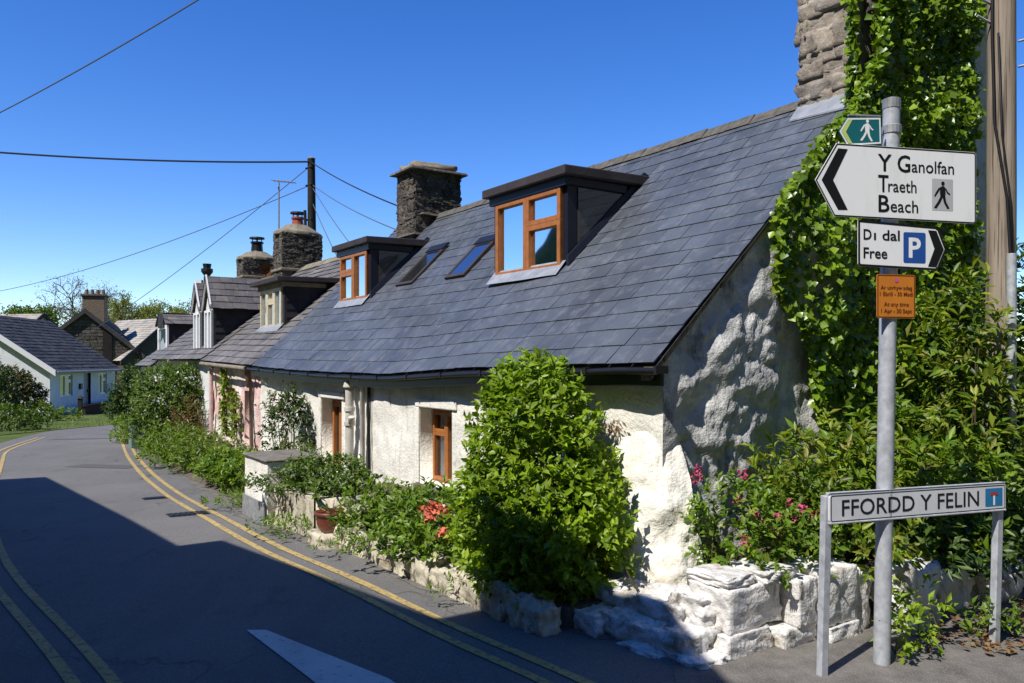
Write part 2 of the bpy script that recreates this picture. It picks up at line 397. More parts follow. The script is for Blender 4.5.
def stone_box(u0, u1, v0, v1, z0, z1, xf, **k):
    """masonry on the four sides of a box (core plus stones)"""
    mb = MB(xf); mb.box(u0, u1, v0, v1, z0, z1, 1)
    stone_face(mb, lambda s, t, o: (u0+s, v0-o, z0+t), u1-u0, z1-z0, **k)
    stone_face(mb, lambda s, t, o: (u0-o, v1-s, z0+t), v1-v0, z1-z0, **k)
    stone_face(mb, lambda s, t, o: (u1+o, v0+s, z0+t), v1-v0, z1-z0, **k)
    stone_face(mb, lambda s, t, o: (u1-s, v1+o, z0+t), u1-u0, z1-z0, **k)
    return mb
def rubble_box(u0, u1, v0, v1, z0, z1, xf, hs=(.05, .11), ws=(.09, .24), deep=.05):
    mb = MB(xf); mb.box(u0, u1, v0, v1, z0, z1, 1)
    def face(axis, fixed, a0, a1):
        t = z0
        while t < z1-.02:
            ch = min(random.uniform(*hs), z1-t); a = a0-random.uniform(0, .05)
            while a < a1:
                w = random.uniform(*ws); h = ch*random.uniform(.8, 1.5); c = min(max(a+w/2, a0+w*.35), a1-w*.35); z = min(t+ch/2+random.uniform(-.015, .015), z1-h*.45)
                r = (w*.56, deep*random.uniform(.6, 1.1), h*.56) if axis == 0 else (deep*random.uniform(.6, 1.1), w*.56, h*.56)
                mb.rock((c, fixed, z) if axis == 0 else (fixed, c, z), r, random.uniform(0, 90), .3, 1, 0, .8); a += w
            t += ch
    face(0, v0, u0, u1); face(1, u0, v0, v1); face(1, u1, v0, v1); face(0, v1, u0, u1)
    return mb
def rough_grid(mb, F, ss, tt, amp, scale, seed=0., openings=(), m=0, big=0., zc=None):
    """F(s,t,out): roughly plastered sheet with rectangular openings left out"""
    ss = sorted(set([round(x, 4) for x in ss]+[round(x, 4) for o in openings for x in o[:2]]))
    tt = sorted(set([round(x, 4) for x in tt]+[round(x, 4) for o in openings for x in o[2:4]]))
    def edge(s, t):
        e = 1.
        for a, b, c, d in openings:
            dx = max(a-s, 0, s-b); dy = max(c-t, 0, t-d); e = min(e, math.hypot(dx, dy)/.08)
        return min(1., e)
    vs = []
    for t in tt:
        for s in ss:
            z = zc(s, t) if zc else t
            o = amp*(nz(s+seed, z, seed, scale)+.5*nz(s, z+seed, 3., scale*2.6)+.25*nz(s, z, seed, scale*6))
            if big:
                q = nz(s*.9+seed, z*1.25, 7.3, 1.7)+.25*nz(s, z*1.3, 2., 5.); dd = noise.voronoi(Vector((s*2.5+.25*nz(s, z, 1, 4.), z*3.6+.25*nz(s, z, 9, 4.), seed)))[0]; hst = min(1., max(0., (dd[1]-dd[0])*2.6))**.6
                mk = max(0., min(1., (q+.24)*3.2)); o += big*(mk*(.62+.36*hst+.34*nz(s, z*1.4, 1., 7.)+.26*nz(s, z, 5., 19.))+(1-mk)*(.20*hst+.2*nz(s, z, 5., 15.)))
            vs.append(F(s, t, o*edge(s, t)*min(1., (abs(s-ss[0])+.02)/.15)))
    n = len(ss); fs = []
    for j in range(len(tt)-1):
        for i in range(n-1):
            cs, ct = (ss[i]+ss[i+1])/2, (tt[j]+tt[j+1])/2
            if any(a < cs < b and c < ct < d for a, b, c, d in openings): continue
            fs.append((j*n+i, j*n+i+1, (j+1)*n+i+1, (j+1)*n+i))
    mb.add(vs, fs, m)
def lin(a, b, step):
    n = max(1, int(round((b-a)/step))); return [a+(b-a)*i/n for i in range(n+1)]
def slates(mb, F, W, Ls, course, width, m=0, lift=.014, under=-.03):
    """F(s, t, out): s across 0..W, t up the slope 0..Ls; every slate a thin tile lapped over the row below"""
    rows = max(1, int(round(Ls/course))); ch = Ls/rows
    for r in range(rows):
        t0 = r*ch; t1 = min(Ls, t0+ch*1.25); s = -(width*.5 if r % 2 else 0)-random.uniform(0, .02)
        while s < W-.01:
            cw = width*random.uniform(.82, 1.18); a, b = max(0, s), min(W, s+cw); s += cw
            if b-a < .02: continue
            e = .0025; a2, b2 = a+e, b-e; q = random.uniform(-.004, .005); l = lift*random.uniform(.75, 1.3)
            k = random.uniform(-.003, .003)
            vs = [F(a2, t0+q+k, l), F(b2, t0+q-k, l+random.uniform(-.002, .002)), F(b2, t1, .001), F(a2, t1, .001), F(a2, t0+q+k, l-.009), F(b2, t0+q-k, l-.009)]
            mb.add(vs, [(0, 1, 2, 3), (4, 5, 1, 0), (5, 2, 1), (4, 0, 3)], m)
    nn = 14
    mb.add([F(W*i/nn, t, under) for i in range(nn+1) for t in (0., Ls)], [(2*i, 2*i+2, 2*i+3, 2*i+1) for i in range(nn)], m+1)

# ================================================================== GROUND, ROAD
mb = MB(); ys = sorted(set([-150., -80., -40., -20.]+[float(i) for i in range(-10, 60)]+[8., 45.]+[70., 90., 130., 200., 320., 600.]))
xs = [-400., -200., -100., -60., -40.]+[float(i) for i in range(-30, 31, 2)]+[40., 60., 100., 200., 400.]
n = len(xs)
mb.add([G(x, y) for y in ys for x in xs], [(j*n+i, j*n+i+1, (j+1)*n+i+1, (j+1)*n+i) for j in range(len(ys)-1) for i in range(n-1)])
struct(mb, 'ground', 'field')
rows = [((-1.5, -12), (9, -9)), ((-1.6, -4), (9, -2)), ((-1.7, 1), (8, 2.5)), ((-1.95, 3.), (6.5, 4.4)), ((-2.4, 3.7), (3.4, 4.6)), ((-2.65, 4.05), (2.4, 4.62)), ((-2.9, 4.35), (1.3, 4.64)), ((-3.5, 5), (.4, 4.8)),
        ((-3.95, 5.5), (.02, 5.15)), ((-4.5, 6.2), (-.5, 5.7)), ((-5.2, 7.1), (-1.1, 6.6)), ((-6.1, 8.3), (-1.95, 7.4)), ((-7.2, 10), (-2.6, 8.1)), ((-8.3, 11.9), (-3.5, 9.6)), ((-9.3, 13.5), (-4.9, 12)),
        ((-11.5, 16.8), (-7.3, 16.2)), ((-13.2, 21), (-9.9, 21)), ((-14.4, 24.5), (-10.9, 23.6)), ((-14.5, 28.5), (-10.4, 26)), ((-11, 33), (-8, 29)), ((-4, 39), (-2, 34)), ((8, 47), (8, 42))]
def strip(rows, dz, sub=4, across=10):
    R = []
    for i in range(len(rows)-1):
        for k in range(sub): 
            q = k/sub; R.append([tuple(rows[i][e][c]*(1-q)+rows[i+1][e][c]*q for c in (0, 1)) for e in (0, 1)])
    R.append(rows[-1]); mb = MB(); n = across+1
    mb.add([G(a[0]+(b[0]-a[0])*j/across, a[1]+(b[1]-a[1])*j/across, dz) for a, b in R for j in range(n)],
           [(i*n+j, i*n+j+1, (i+1)*n+j+1, (i+1)*n+j) for i in range(len(R)-1) for j in range(across)])
    return mb
struct(strip(rows, .02), 'road', 'asphalt')
def line_strip(pts, off, w, dz):
    """a painted line along a polyline, moved sideways by off"""
    out = []; pts = [Vector(p) for p in pts]; fine = []
    for i in range(len(pts)-1):
        for k in range(5): fine.append(pts[i].lerp(pts[i+1], k/5))
    fine.append(pts[-1])
    for _ in range(3): fine = [fine[0]]+[(fine[i-1]+fine[i]*2+fine[i+1])/4 for i in range(1, len(fine)-1)]+[fine[-1]]
    for i, p in enumerate(fine):
        d = (fine[min(i+1, len(fine)-1)]-fine[max(i-1, 0)]).normalized(); nrm = Vector((-d.y, d.x))
        j1, j2 = .006*nz(p.x, p.y, 1, 9.), .006*nz(p.x, p.y, 4, 9.); a = p+nrm*(off-w/2+j1); b = p+nrm*(off+w/2+j2); out.append(((a.x, a.y), (b.x, b.y)))
    return strip(out, dz, 1, 1)
YR = [(1.4, 2.75), (.75, 3.4), (.18, 4.06), (-.46, 4.79), (-1.18, 5.72), (-2.04, 6.7), (-2.97, 7.94), (-4.18, 9.71), (-5.57, 11.99), (-7.5, 15.44), (-9.9, 20.05), (-11.2, 22.3), (-11.35, 24.2), (-10.4, 26.)]
YL = [(-.9, 2.4), (-2.1, 3.97), (-3.82, 5.85), (-5.0, 7.4), (-7.1, 10.6), (-9.2, 14.), (-10.86, 16.64), (-12.74, 21.24)]
for pts in (YR, YL):
    for off in (-.08, .08): struct(line_strip(pts, off, .06, .026), 'yellow_line', 'yellow_paint')
mb = MB()
for poly in ([(-1.6, 4.72), (-1.48, 4.72), (-.63, 4.0), (-.4, 3.7), (-.75, 3.62), (-1.03, 4.0)],):
    mb.add([G(x, y, .026) for x, y in poly], [tuple(range(len(poly)))[::-1]])
struct(mb, 'white_marking', 'white_paint_road')
mb = MB(); mb.add([G(x, y, .0245) for x, y in [(-11.9, 20.1), (-10.6, 20.6), (-10.6, 21.0), (-11.9, 20.5)]], [(0, 1, 2, 3)]); 
mb.add([G(x, y, .0245) for x, y in [(-7.6, 13.3), (-6.4, 13.0), (-6.3, 13.5), (-7.5, 13.8)]], [(0, 1, 2, 3)])
struct(mb, 'road_patch', 'patch_asphalt')
# dirt and grit washed against the bed edge
RE = [(1.3, 4.6), (.4, 4.78), (.02, 5.15), (-.5, 5.7), (-1.1, 6.6), (-1.95, 7.4), (-2.6, 8.1), (-3.5, 9.6), (-4.9, 12), (-7.3, 16.2), (-9.9, 21)]; out = []
for i in range(len(RE)-1):
    for k in range(16):
        q = k/16; x, y = RE[i][0]*(1-q)+RE[i+1][0]*q, RE[i][1]*(1-q)+RE[i+1][1]*q; dx, dy = RE[i+1][0]-RE[i][0], RE[i+1][1]-RE[i][1]; l = math.hypot(dx, dy)
        w_ = .16+.16*nz(x, y, 0, 2.)+.08*nz(x, y, 3, 9.); out.append(((x-dy/l*max(.02, w_)*1., y+dx/l*max(.02, w_)*1.), (x+dy/l*.15, y-dx/l*.15)))
struct(strip(out, .0235, 1, 2), 'road_edge_dirt', 'pavement_grit')
# the gritty pavement below the low wall
struct(strip([((.75, 3.3), (.9, 4.6)), ((1.6, 3.35), (1.75, 4.75)), ((2.4, 3.6), (2.4, 4.95)), ((3.3, 4.0), (3.0, 5.3)), ((5.5, 4.6), (5.2, 6.2))], .026, 4, 6), 'pavement', 'pavement_grit')
# verge and bed soil between the road and the terrace
mb = MB()
edge = [(3.0, -1.1), (4.0, -1.3), (5.0, -1.28), (6., -1.15), (8.5, -1.1), (11., -.95), (13.5, -.7), (16., -.4), (18.5, -.2), (20.5, .1), (21.5, 1.)]
fine = []
for i in range(len(edge)-1):
    for k in range(6): q = k/6; fine.append((edge[i][0]*(1-q)+edge[i+1][0]*q, edge[i][1]*(1-q)+edge[i+1][1]*q))
vs = []
for u, v in fine:
    v += .05*nz(u, 0, 1, 1.7)
    for q, dz in ((0, .027), (.08, .05), (.3, .10), (1., .16)): vs.append(HG(u, v+(.05-v)*q, dz+.02*nz(u, q*3, 5, 4.)*(q > 0)))
mb.add(vs, [(i*4+j, i*4+j+1, i*4+j+5, i*4+j+4) for i in range(len(fine)-1) for j in range(3)])
for pl_, hz in (([(-.02, -.80), (1.2, -.98), (3.1, -1.08), (3.2, .05), (-.02, .05)], .15),): mb.prism([HG(u, v, -.05) for u, v in pl_][::-1], [HG(u, v, hz) for u, v in pl_][::-1])
mb.add([HG(u, v, .34) for u, v in [(3.17, -1.2), (4., -1.28), (4., .05), (3.17, .05)]], [(0, 1, 2, 3)])
mb.add([HG(u, v, .30) for u, v in [(-.05, .25), (-.55, -.05), (-.78, .45), (-.85, 1.5), (-1.2, 6), (0, 6)]], [(5, 4, 3, 2, 1, 0)])
mb.add([HG(u, v, z) for u, v, z in [(-.78, .45, .30), (-.85, 1.5, .30), (-1.2, 6, .30), (-.98, .45, .02), (-1.1, 1.5, .02), (-1.5, 6, .02)]], [(0, 1, 4, 3), (1, 2, 5, 4)])
struct(mb, 'soil', 'dirt', smooth=True)
mb = MB()
mb.add([G(x, y, .018) for x, y in [(-14.6, 21.5), (-14.6, 29.5), (-11., 34), (-12, 40), (-22, 40), (-26, 33), (-24, 20)]], [tuple(range(7))])
struct(mb, 'lawn', 'field')
for (px, py, a, b, rot, lab) in [(-4.35, 9.54, .13, .09, .6, 'square iron drain cover further up the sunlit road'), (-3.45, 8.35, .20, .12, .6, 'iron drain grating in the sunlit road nearest the shadow')]:
    th = thing('drain_cover', lab, 'drain cover', G(px, py, .02))
    rm = Matrix.Rotation(rot, 3, 'Z')
    def X(x, y, z, px=px, py=py, rm=rm):
        q = rm @ Vector((x, y, 0)); return G(px+q.x, py+q.y, .02+z)
    m = MB(X); m.box(-a, a, -b, b, 0, .006); m.build('frame', 'dark_metal', th)
    m = MB(X)
    for i in range(7): x = -a+.04+i*(2*a-.08)/6; m.box(x-.015, x+.015, -b+.03, b-.03, .007, .014)
    m.build('grating', 'dark_metal', th)

# ================================================================== THE WHITE COTTAGE
cot = thing('white_cottage', 'whitewashed stone cottage with blue slate roof, two orange framed dormers and a crumbling grey gable', 'house', H(0, 0, 0))
U1 = 8.65; V0 = -.155; VR = 2.35
EV = [(-.3, 1.635), (0, 1.63), (2.3, 1.575), (3.8, 1.50), (5.5, 1.50), (7.1, 1.52), (8.7, 1.56), (11.7, 1.63), (14, 1.65)]
def eave(u):
    for (a, x), (b, y) in zip(EV, EV[1:]):
        if u <= b: return x+(y-x)*(u-a)/(b-a)
    return EV[-1][1]
def roofF(u0, zr, ev=eave, vr=VR, v0=V0):
    def F(s, t, o):
        u = u0+s; e = ev(u); Ls = math.hypot(vr-v0, zr-e); q = t/3.45
        sag = -.035*math.sin(math.pi*min(1, max(0, q)))*(.6+.6*nz(u, 0, 4, .35))
        v = v0+(vr-v0)*q; z = e+(zr-e)*q+sag
        return (u, v-o*.71, z+o*.71)
    return F
LS = 3.45
def zroof(v, u=4., zr=3.94): return eave(u)+(zr-eave(u))*(v-V0)/(VR-V0)
m = MB(H); slates(m, roofF(-.10, 3.94), U1+.10, LS, .192, .27, lift=.009)
# back slope
m.add([(-.12, VR, 3.93), (U1, VR, 3.93), (U1, 4.9, 1.4), (-.12, 4.9, 1.4)], [(3, 2, 1, 0)], 1)
m.build('roof', ['slate', 'dark_slate'], cot)
m = MB(H)
for i in range(28):
    a = .5+i*.29
    if a > U1-.05: break
    b = a+.285; z = 3.945+.012*nz(a, 0, 0, 2.)
    m.prism([(a, VR-.10, z-.075), (a, VR, z+.035), (a, VR+.10, z-.075)], [(b, VR-.10, z-.075), (b, VR, z+.03), (b, VR+.10, z-.075)])
m.build('ridge_tiles', 'mortar', cot)
# front wall
WZ = 1.62
op = [(2.73, 3.37, .40, 1.17), (5.42, 6.08, .2, 1.16)]
m = MB(H)
rough_grid(m, lambda s, t, o: (s, -o, t), lin(-.03, U1, .055), lin(-.9, WZ, .055), .034, 2.2, 3., op)
for a, b, c, d in op:   # deep splayed reveals
    w = .2; k = .03
    m.add([(a, 0, c), (b, 0, c), (b, 0, d), (a, 0, d), (a+k, w, c+k), (b-k, w, c+k), (b-k, w, d-k), (a+k, w, d-k)], [(0, 1, 5, 4), (1, 2, 6, 5), (2, 3, 7, 6), (3, 0, 4, 7)])
m.add([(U1, 0, -.9), (U1, 4.7, -.9), (-.05, 4.7, -.9), (U1, 0, WZ), (U1, 4.7, WZ), (-.05, 4.7, WZ)], [(0, 1, 4, 3), (1, 2, 5, 4)])
m.build('front_wall', 'whitewash', cot, smooth=True)
# raised plaster band round the openings
for a, b, c, d in op:
    m = MB(H); m.box(a-.1, b+.08, -.022, .0, d+.004, d+.09); m.box(b+.004, b+.09, -.02, 0, c, d+.003); m.build('window_surround', 'whitewash', cot, bevel=.012)
# gable wall
def gtop(v): return zroof(v, 0)-.03 if v < VR else zroof(2*VR-v, 0)-.03
m = MB(H); vv = lin(-.005, 4.7, .03)
def gF(s, t, o): return (-.03-o, s, -.4+(gtop(s)+.4)*t)
rough_grid(m, gF, vv, lin(0, 1, .008), .03, 3., 9., (), 0, .085, lambda s, t: -.4+(gtop(s)+.4)*t)
m.build('gable_wall', 'gable_render', cot, smooth=True)
# mortared verge stones under the slates
m = MB(H); v = -.16
while v < 2.2:
    l = random.uniform(.12, .3); z0, z1 = zroof(v, 0)-.045, zroof(v+l, 0)-.045; hh = random.uniform(.05, .075); o = random.uniform(.065, .09)
    m.hexa([(-o, v, z0-hh), (.02, v, z0-hh), (.02, v+l-.01, z1-hh), (-o, v+l-.01, z1-hh), (-o, v, z0), (.02, v, z0), (.02, v+l-.01, z1), (-o, v+l-.01, z1)]); v += l
m.build('verge', 'brown_stone', cot, bevel=.012)
# gutter
m = MB(H); us = lin(-.16, U1+.2, .35)
m.tube([(u, V0-.02, eave(u)-.05+.006*nz(u, 0, 0, 3)) for u in us], .024, 8)
gut = m.build('gutter', 'black_plastic', cot, smooth=True)
for u in us[::2]:
    m = MB(H); m.box(u-.01, u+.01, V0-.05, V0+.06, eave(u)-.07, eave(u)-.02); m.build('bracket', 'dark_metal', gut)
m = MB(H); m.box(-.14, U1, V0+.03, V0+.06, 1.40, 1.47)
us = lin(-.14, U1, .3); m = MB(H)
for a, b in zip(us, us[1:]):
    m.hexa([(a, V0+.02, eave(a)-.15), (b, V0+.02, eave(b)-.15), (b, V0+.05, eave(b)-.15), (a, V0+.05, eave(a)-.15), (a, V0+.02, eave(a)-.02), (b, V0+.02, eave(b)-.02), (b, V0+.05, eave(b)-.02), (a, V0+.05, eave(a)-.02)])
m.build('fascia', 'black_plastic', cot)

def window(parent, frameF, w, h, mat, pmat, sashes, fw=.055, depth=.05, sill=None, name='window', curtain=None):
    """frameF(s,t,out); sashes: list of (s0,s1,t0,t1) glazed lights"""
    xs = sorted(set([0, w]+[q for s in sashes for q in s[:2]])); m = MB(frameF)
    def bar(a, b, c, d, o0, o1): m.hexa([(a, c, o0), (b, c, o0), (b, c, o1), (a, c, o1), (a, d, o0), (b, d, o0), (b, d, o1), (a, d, o1)])
    bar(0, fw*.6, 0, h, -.02, depth*.8); bar(w-fw*.6, w, 0, h, -.02, depth*.8); bar(fw*.6, w-fw*.6, 0, fw*.6, -.02, depth*.8); bar(fw*.6, w-fw*.6, h-fw*.6, h, -.02, depth*.8)
    for a, b, c, d in sashes:
        bar(a, a+fw, c, d, -.01, depth); bar(b-fw, b, c, d, -.01, depth); bar(a+fw, b-fw, c, c+fw, -.01, depth); bar(a+fw, b-fw, d-fw, d, -.01, depth)
    f = m.build(name, mat, parent, bevel=.004)
    for a, b, c, d in sashes:
        p = MB(frameF); a2, b2, c2, d2 = a+fw-.004, b-fw+.004, c+fw-.004, d-fw+.004
        p.hexa([(a2, c2, 0), (b2, c2, 0), (b2, c2, .012), (a2, c2, .012), (a2, d2, 0), (b2, d2, 0), (b2, d2, .012), (a2, d2, .012)]); p.build('pane', pmat, f)
    return f
# recessed window and its sill
window(cot, lambda s, t, o: H(2.755+s, .17-o, .42+t), .59, .73, 'orange_wood', 'pane_dark', [(.02, .30, .02, .71), (.30, .57, .02, .50), (.30, .57, .50, .71)], .034)
m = MB(H); m.box(2.66, 3.44, -.07, .17, .345, .398); m.build('window_sill', 'mortar', cot, bevel=.01)
window(cot, lambda s, t, o: H(5.45+s, .17-o, .23+t), .6, .9, 'orange_wood', 'pane_dark', [(.03, .3, .03, .87), (.3, .57, .03, .87)], .05)

def dormer(parent, u0, u1, vf, zb, zt, e0, zr, sash, wood, glassm, cheek, roofm, fascia, over=.1, side_glass=None, thick=.09, cheek_slates=False):
    """a flat-topped dormer growing out of the slope"""
    def zs(v): return e0+(zr-e0)*(v-V0)/(VR-V0)
    vb = V0+(zt+.05-e0)/(zr-e0)*(VR-V0)
    m = MB(H)
    for a, b in ((u0, u0+.07), (u1-.07, u1)):
        m.prism([(a, vf, zs(vf)-.1), (a, vf, zt), (a, vb+.1, zt), (a, vb+.1, zt-.15)], [(b, vf, zs(vf)-.1), (b, vf, zt), (b, vb+.1, zt), (b, vb+.1, zt-.15)])
    m.box(u0+.07, u1-.07, vf, vf+.07, zs(vf)-.1, zb); m.box(u0+.07, u1-.07, vf, vf+.07, zt-.08, zt)
    m.add([(u0+.07, vf+.12, zb-.1), (u1-.07, vf+.12, zb-.1), (u1-.07, vf+.12, zt), (u0+.07, vf+.12, zt)], [(0, 1, 2, 3)])
    if cheek_slates:
        r = 0; z = zs(vf)
        while z < zt-.05:
            v = vf+random.uniform(0, .1); vlim = V0+(z+.03-e0)/(zr-e0)*(VR-V0)
            v = vf
            while v < vb:
                l = random.uniform(.17, .26); a, b = v, min(v+l, vb)
                if zs((a+b)/2) < z+.12: m.add([(u0-.016, a+.003, z), (u0-.018, b-.003, z), (u0-.004, b-.003, z+.16), (u0-.004, a+.003, z+.16)], [(0, 1, 2, 3)], 1)
                v += l
            z += .14
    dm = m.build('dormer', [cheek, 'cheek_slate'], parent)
    m = MB(H)
    m.hexa([(u0-over, vf-over*1.2, zt), (u1+over, vf-over*1.2, zt), (u1+over, vb+.02, zt+.02), (u0-over, vb+.02, zt+.02), (u0-over, vf-over*1.2, zt+thick), (u1+over, vf-over*1.2, zt+thick), (u1+over, vb+.12, zt+thick+.03), (u0-over, vb+.12, zt+thick+.03)])
    m.build('dormer_roof', roofm, dm, bevel=.01)
    m = MB(H); m.box(u0-.03, u1+.03, vf-.05, vf-.004, zt-.085, zt-.003); m.box(u0-.03, u0-.003, vf-.004, vb-.2, zt-.075, zt-.003); m.build('fascia', fascia, dm)
    if side_glass:
        m = MB(H); a = vf+.12; b = vb-.12; m.prism([(u0-.012, a, zs(a)+.10), (u0-.012, a, zt-.09), (u0-.012, b-.1, zt-.09)], [(u0-.004, a, zs(a)+.10), (u0-.004, a, zt-.09), (u0-.004, b-.1, zt-.09)])
        m.build('side_pane', side_glass, dm)
        m = MB(H)    # upstand where the cheek meets the slates
        m.hexa([(u0-.045, vf-.02, zs(vf)-.01), (u0-.003, vf-.02, zs(vf)-.01), (u0-.003, vb+.1, zs(vb+.1)-.01), (u0-.045, vb+.1, zs(vb+.1)-.01), (u0-.03, vf-.02, zs(vf)+.075), (u0-.003, vf-.02, zs(vf)+.075), (u0-.003, vb+.05, zs(vb+.05)+.07), (u0-.03, vb+.05, zs(vb+.05)+.07)])
        m.build('upstand', cheek, dm)
    # lead apron on the slates below the window
    m = MB(H); nn = 10
    for i in range(nn):
        a = u0+.02+(u1-u0-.04)*i/nn; b = u0+.02+(u1-u0-.04)*(i+1)/nn
        va, vb_ = vf-.13-.012*nz(a, 0, 0, 2), vf-.13-.012*nz(b, 0, 0, 2)
        m.add([(a, va, zs(va)+.02), (b, vb_, zs(vb_)+.02), (b, vf-.003, zs(vf)+.045), (a, vf-.003, zs(vf)+.045)], [(0, 1, 2, 3)])
    m.build('flashing', 'lead', dm)
    w = u1-u0-.14; h = zt-.085-zb
    window(dm, lambda s, t, o: H(u1-.07-s, vf+.015-o, zb+t), w, h, wood, glassm, [(a*w, b*w, c*h, d*h) for a, b, c, d in sash], .05 if w > .7 else .045, .055)
    return dm
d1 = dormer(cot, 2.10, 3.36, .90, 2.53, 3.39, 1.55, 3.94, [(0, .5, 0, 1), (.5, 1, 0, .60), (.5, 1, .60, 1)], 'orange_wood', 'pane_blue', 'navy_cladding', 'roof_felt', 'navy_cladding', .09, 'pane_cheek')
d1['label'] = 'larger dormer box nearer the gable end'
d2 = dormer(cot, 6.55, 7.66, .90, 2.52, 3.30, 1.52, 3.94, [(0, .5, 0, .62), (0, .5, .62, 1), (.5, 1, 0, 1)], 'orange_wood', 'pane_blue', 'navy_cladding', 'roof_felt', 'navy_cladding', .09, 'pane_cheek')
d2['label'] = 'smaller dormer box farther along the roof'
for (u0, u1, va, vb, gm) in [(4.17, 4.62, 1.02, 1.50, 'pane_sky'), (5.52, 6.0, 1.04, 1.56, 'pane_dark')]:
    F = lambda s, t, o, u0=u0, va=va: H(u0+s, va+t*.71-o*.71, zroof(va, 4.8)-.03+t*.71+o*.71)
    w = u1-u0; h = (vb-va)/.71; m = MB(F)
    for q in ((0, .05, 0, h), (w-.05, w, 0, h), (.05, w-.05, 0, .05), (.05, w-.05, h-.07, h)):
        a, b, c, d = q; m.hexa([(a, c, -.05), (b, c, -.05), (b, c, .052), (a, c, .052), (a, d, -.05), (b, d, -.05), (b, d, .052), (a, d, .052)])
    s = m.build('skylight', 'roof_felt', cot, bevel=.006)
    m = MB(F); m.hexa([(.05, .05, .02), (w-.05, .05, .02), (w-.05, .05, .042), (.05, .05, .042), (.05, h-.07, .02), (w-.05, h-.07, .02), (w-.05, h-.07, .042), (.05, h-.07, .042)]); m.build('pane', gm, s)
    m = MB(F); m.hexa([(.0, h-.06, .053), (w, h-.06, .053), (w, h-.06, .066), (0, h-.06, .066), (0, h+.08, .03), (w, h+.08, .03), (w, h+.08, .06), (0, h+.08, .06)]); m.build('hood', 'navy_cladding', s)
# stone chimney half-way along the ridge
ch = rubble_box(7.22, 7.76, 1.96, 2.72, 3.45, 4.62, H).build('chimney', ['dark_stone', 'mortar'], cot)
ch['label'] = 'squat square stone chimney with a slab cap'
m = MB(H)
m.hexa([(7.10, 1.82, 4.62), (7.88, 1.82, 4.62), (7.88, 2.86, 4.62), (7.10, 2.86, 4.62), (7.12, 1.84, 4.665), (7.86, 1.84, 4.665), (7.86, 2.84, 4.665), (7.12, 2.84, 4.665)])
m.build('chimney_cap', 'dark_stone', ch, bevel=.012)
m = MB(H); m.rock((7.49, 2.34, 4.69), (.27, .38, .10), 4., .2, 2, 0, .7); m.build('mortar_dome', 'cement', ch, smooth=True)
for (a, b, c, d, z) in [(7.12, 7.86, 1.86, 2.82, 3.60), (7.08, 7.2, 2.0, 2.80, 3.92)]:
    m = MB(H); m.hexa([(a, c, z), (b, c, z), (b, d, z-.03), (a, d, z-.03), (a+.03, c+.04, z+.04), (b, c+.04, z+.04), (b, d-.04, z+.01), (a+.03, d-.04, z+.01)]); m.build('weathering_ledge', 'dark_stone', ch, bevel=.01)
# great gable chimney
gc = rubble_box(.02, .46, 2.26, 4.42, 3.2, 6.4, H, (.07, .19), (.12, .34), .06).build('gable_chimney', ['stone', 'mortar'], cot, smooth=True)
gc['label'] = 'tall rough stone chimney stack at the ivy covered gable'
m = MB(H); rough_grid(m, lambda s, t, o: (-.06-o, s, t), lin(2.5, 4.47, .05), lin(-.4, 6.4, .06), .04, 3., 21., (), 0, .05)
rough_grid(m, lambda s, t, o: (s, 4.47+o, t), lin(-.06, .55, .06), lin(-.4, 6.4, .12), .03, 3., 22.)
m.build('chimney_render', 'chimney_render', gc, smooth=True)
m = MB(H); m.hexa([(-.02, 2.06, zroof(2.06, 0)+.012), (.52, 2.10, zroof(2.10, 0)+.012), (.52, 2.24, zroof(2.24, 0)+.0), (-.02, 2.24, zroof(2.24, 0)+.0), (-.02, 2.06, zroof(2.06, 0)+.026), (.52, 2.10, zroof(2.10, 0)+.026), (.52, 2.24, zroof(2.24, 0)+.06), (-.02, 2.24, zroof(2.24, 0)+.06)]); m.build('flashing', 'lead', gc)
# buttress at the corner
m = MB(H); N = 60; A = 52
vs = []
for j in range(N+1):
    t = j/N; z = -.15+t*1.43
    ext = .02+.50*(1-t)**1.05; top = max(0, (t-.62)/.38)
    for i in range(A+1):
        q = math.pi*i/A       # from the front wall round the corner to the gable wall
        cu, cv = .12, .10
        if i == 0: du, dv = .38+.3*(1-t), -.02
        ca, sa = math.cos(q-.25), math.sin(q-.25)
        ru = ext; rv = .22+.20*(1-t)
        sq = lambda x: math.copysign(abs(x)**.8, x)
        du = sq(ca)*(.55 if ca > 0 else ru+.12); dv = -sq(sa)*rv
        if q > 2.2: dv = max(dv, -.4)
        k = math.sqrt(max(.03, 1-.97*top**2))
        lump = 1+.20*nz(q*.9, z*2.6, 2., 1.3)+.12*nz(q*1.5, z*6, 4., 1.3)+.06*nz(q*4, z*9, 4., 1.6)+.035*nz(q*9, z*22, 4., 1.5)
        vs.append((cu+du*k*lump, cv+.12*(q/math.pi)+dv*k*lump, z-.02*abs(du)))
m.add(vs, [(j*(A+1)+i, (j+1)*(A+1)+i, (j+1)*(A+1)+i+1, j*(A+1)+i+1) for j in range(N) for i in range(A)])
m.add([vs[N*(A+1)+i] for i in range(A+1)], [tuple(range(A+1))[::-1]])
m.build('buttress', 'buttress_white', cot, smooth=True)
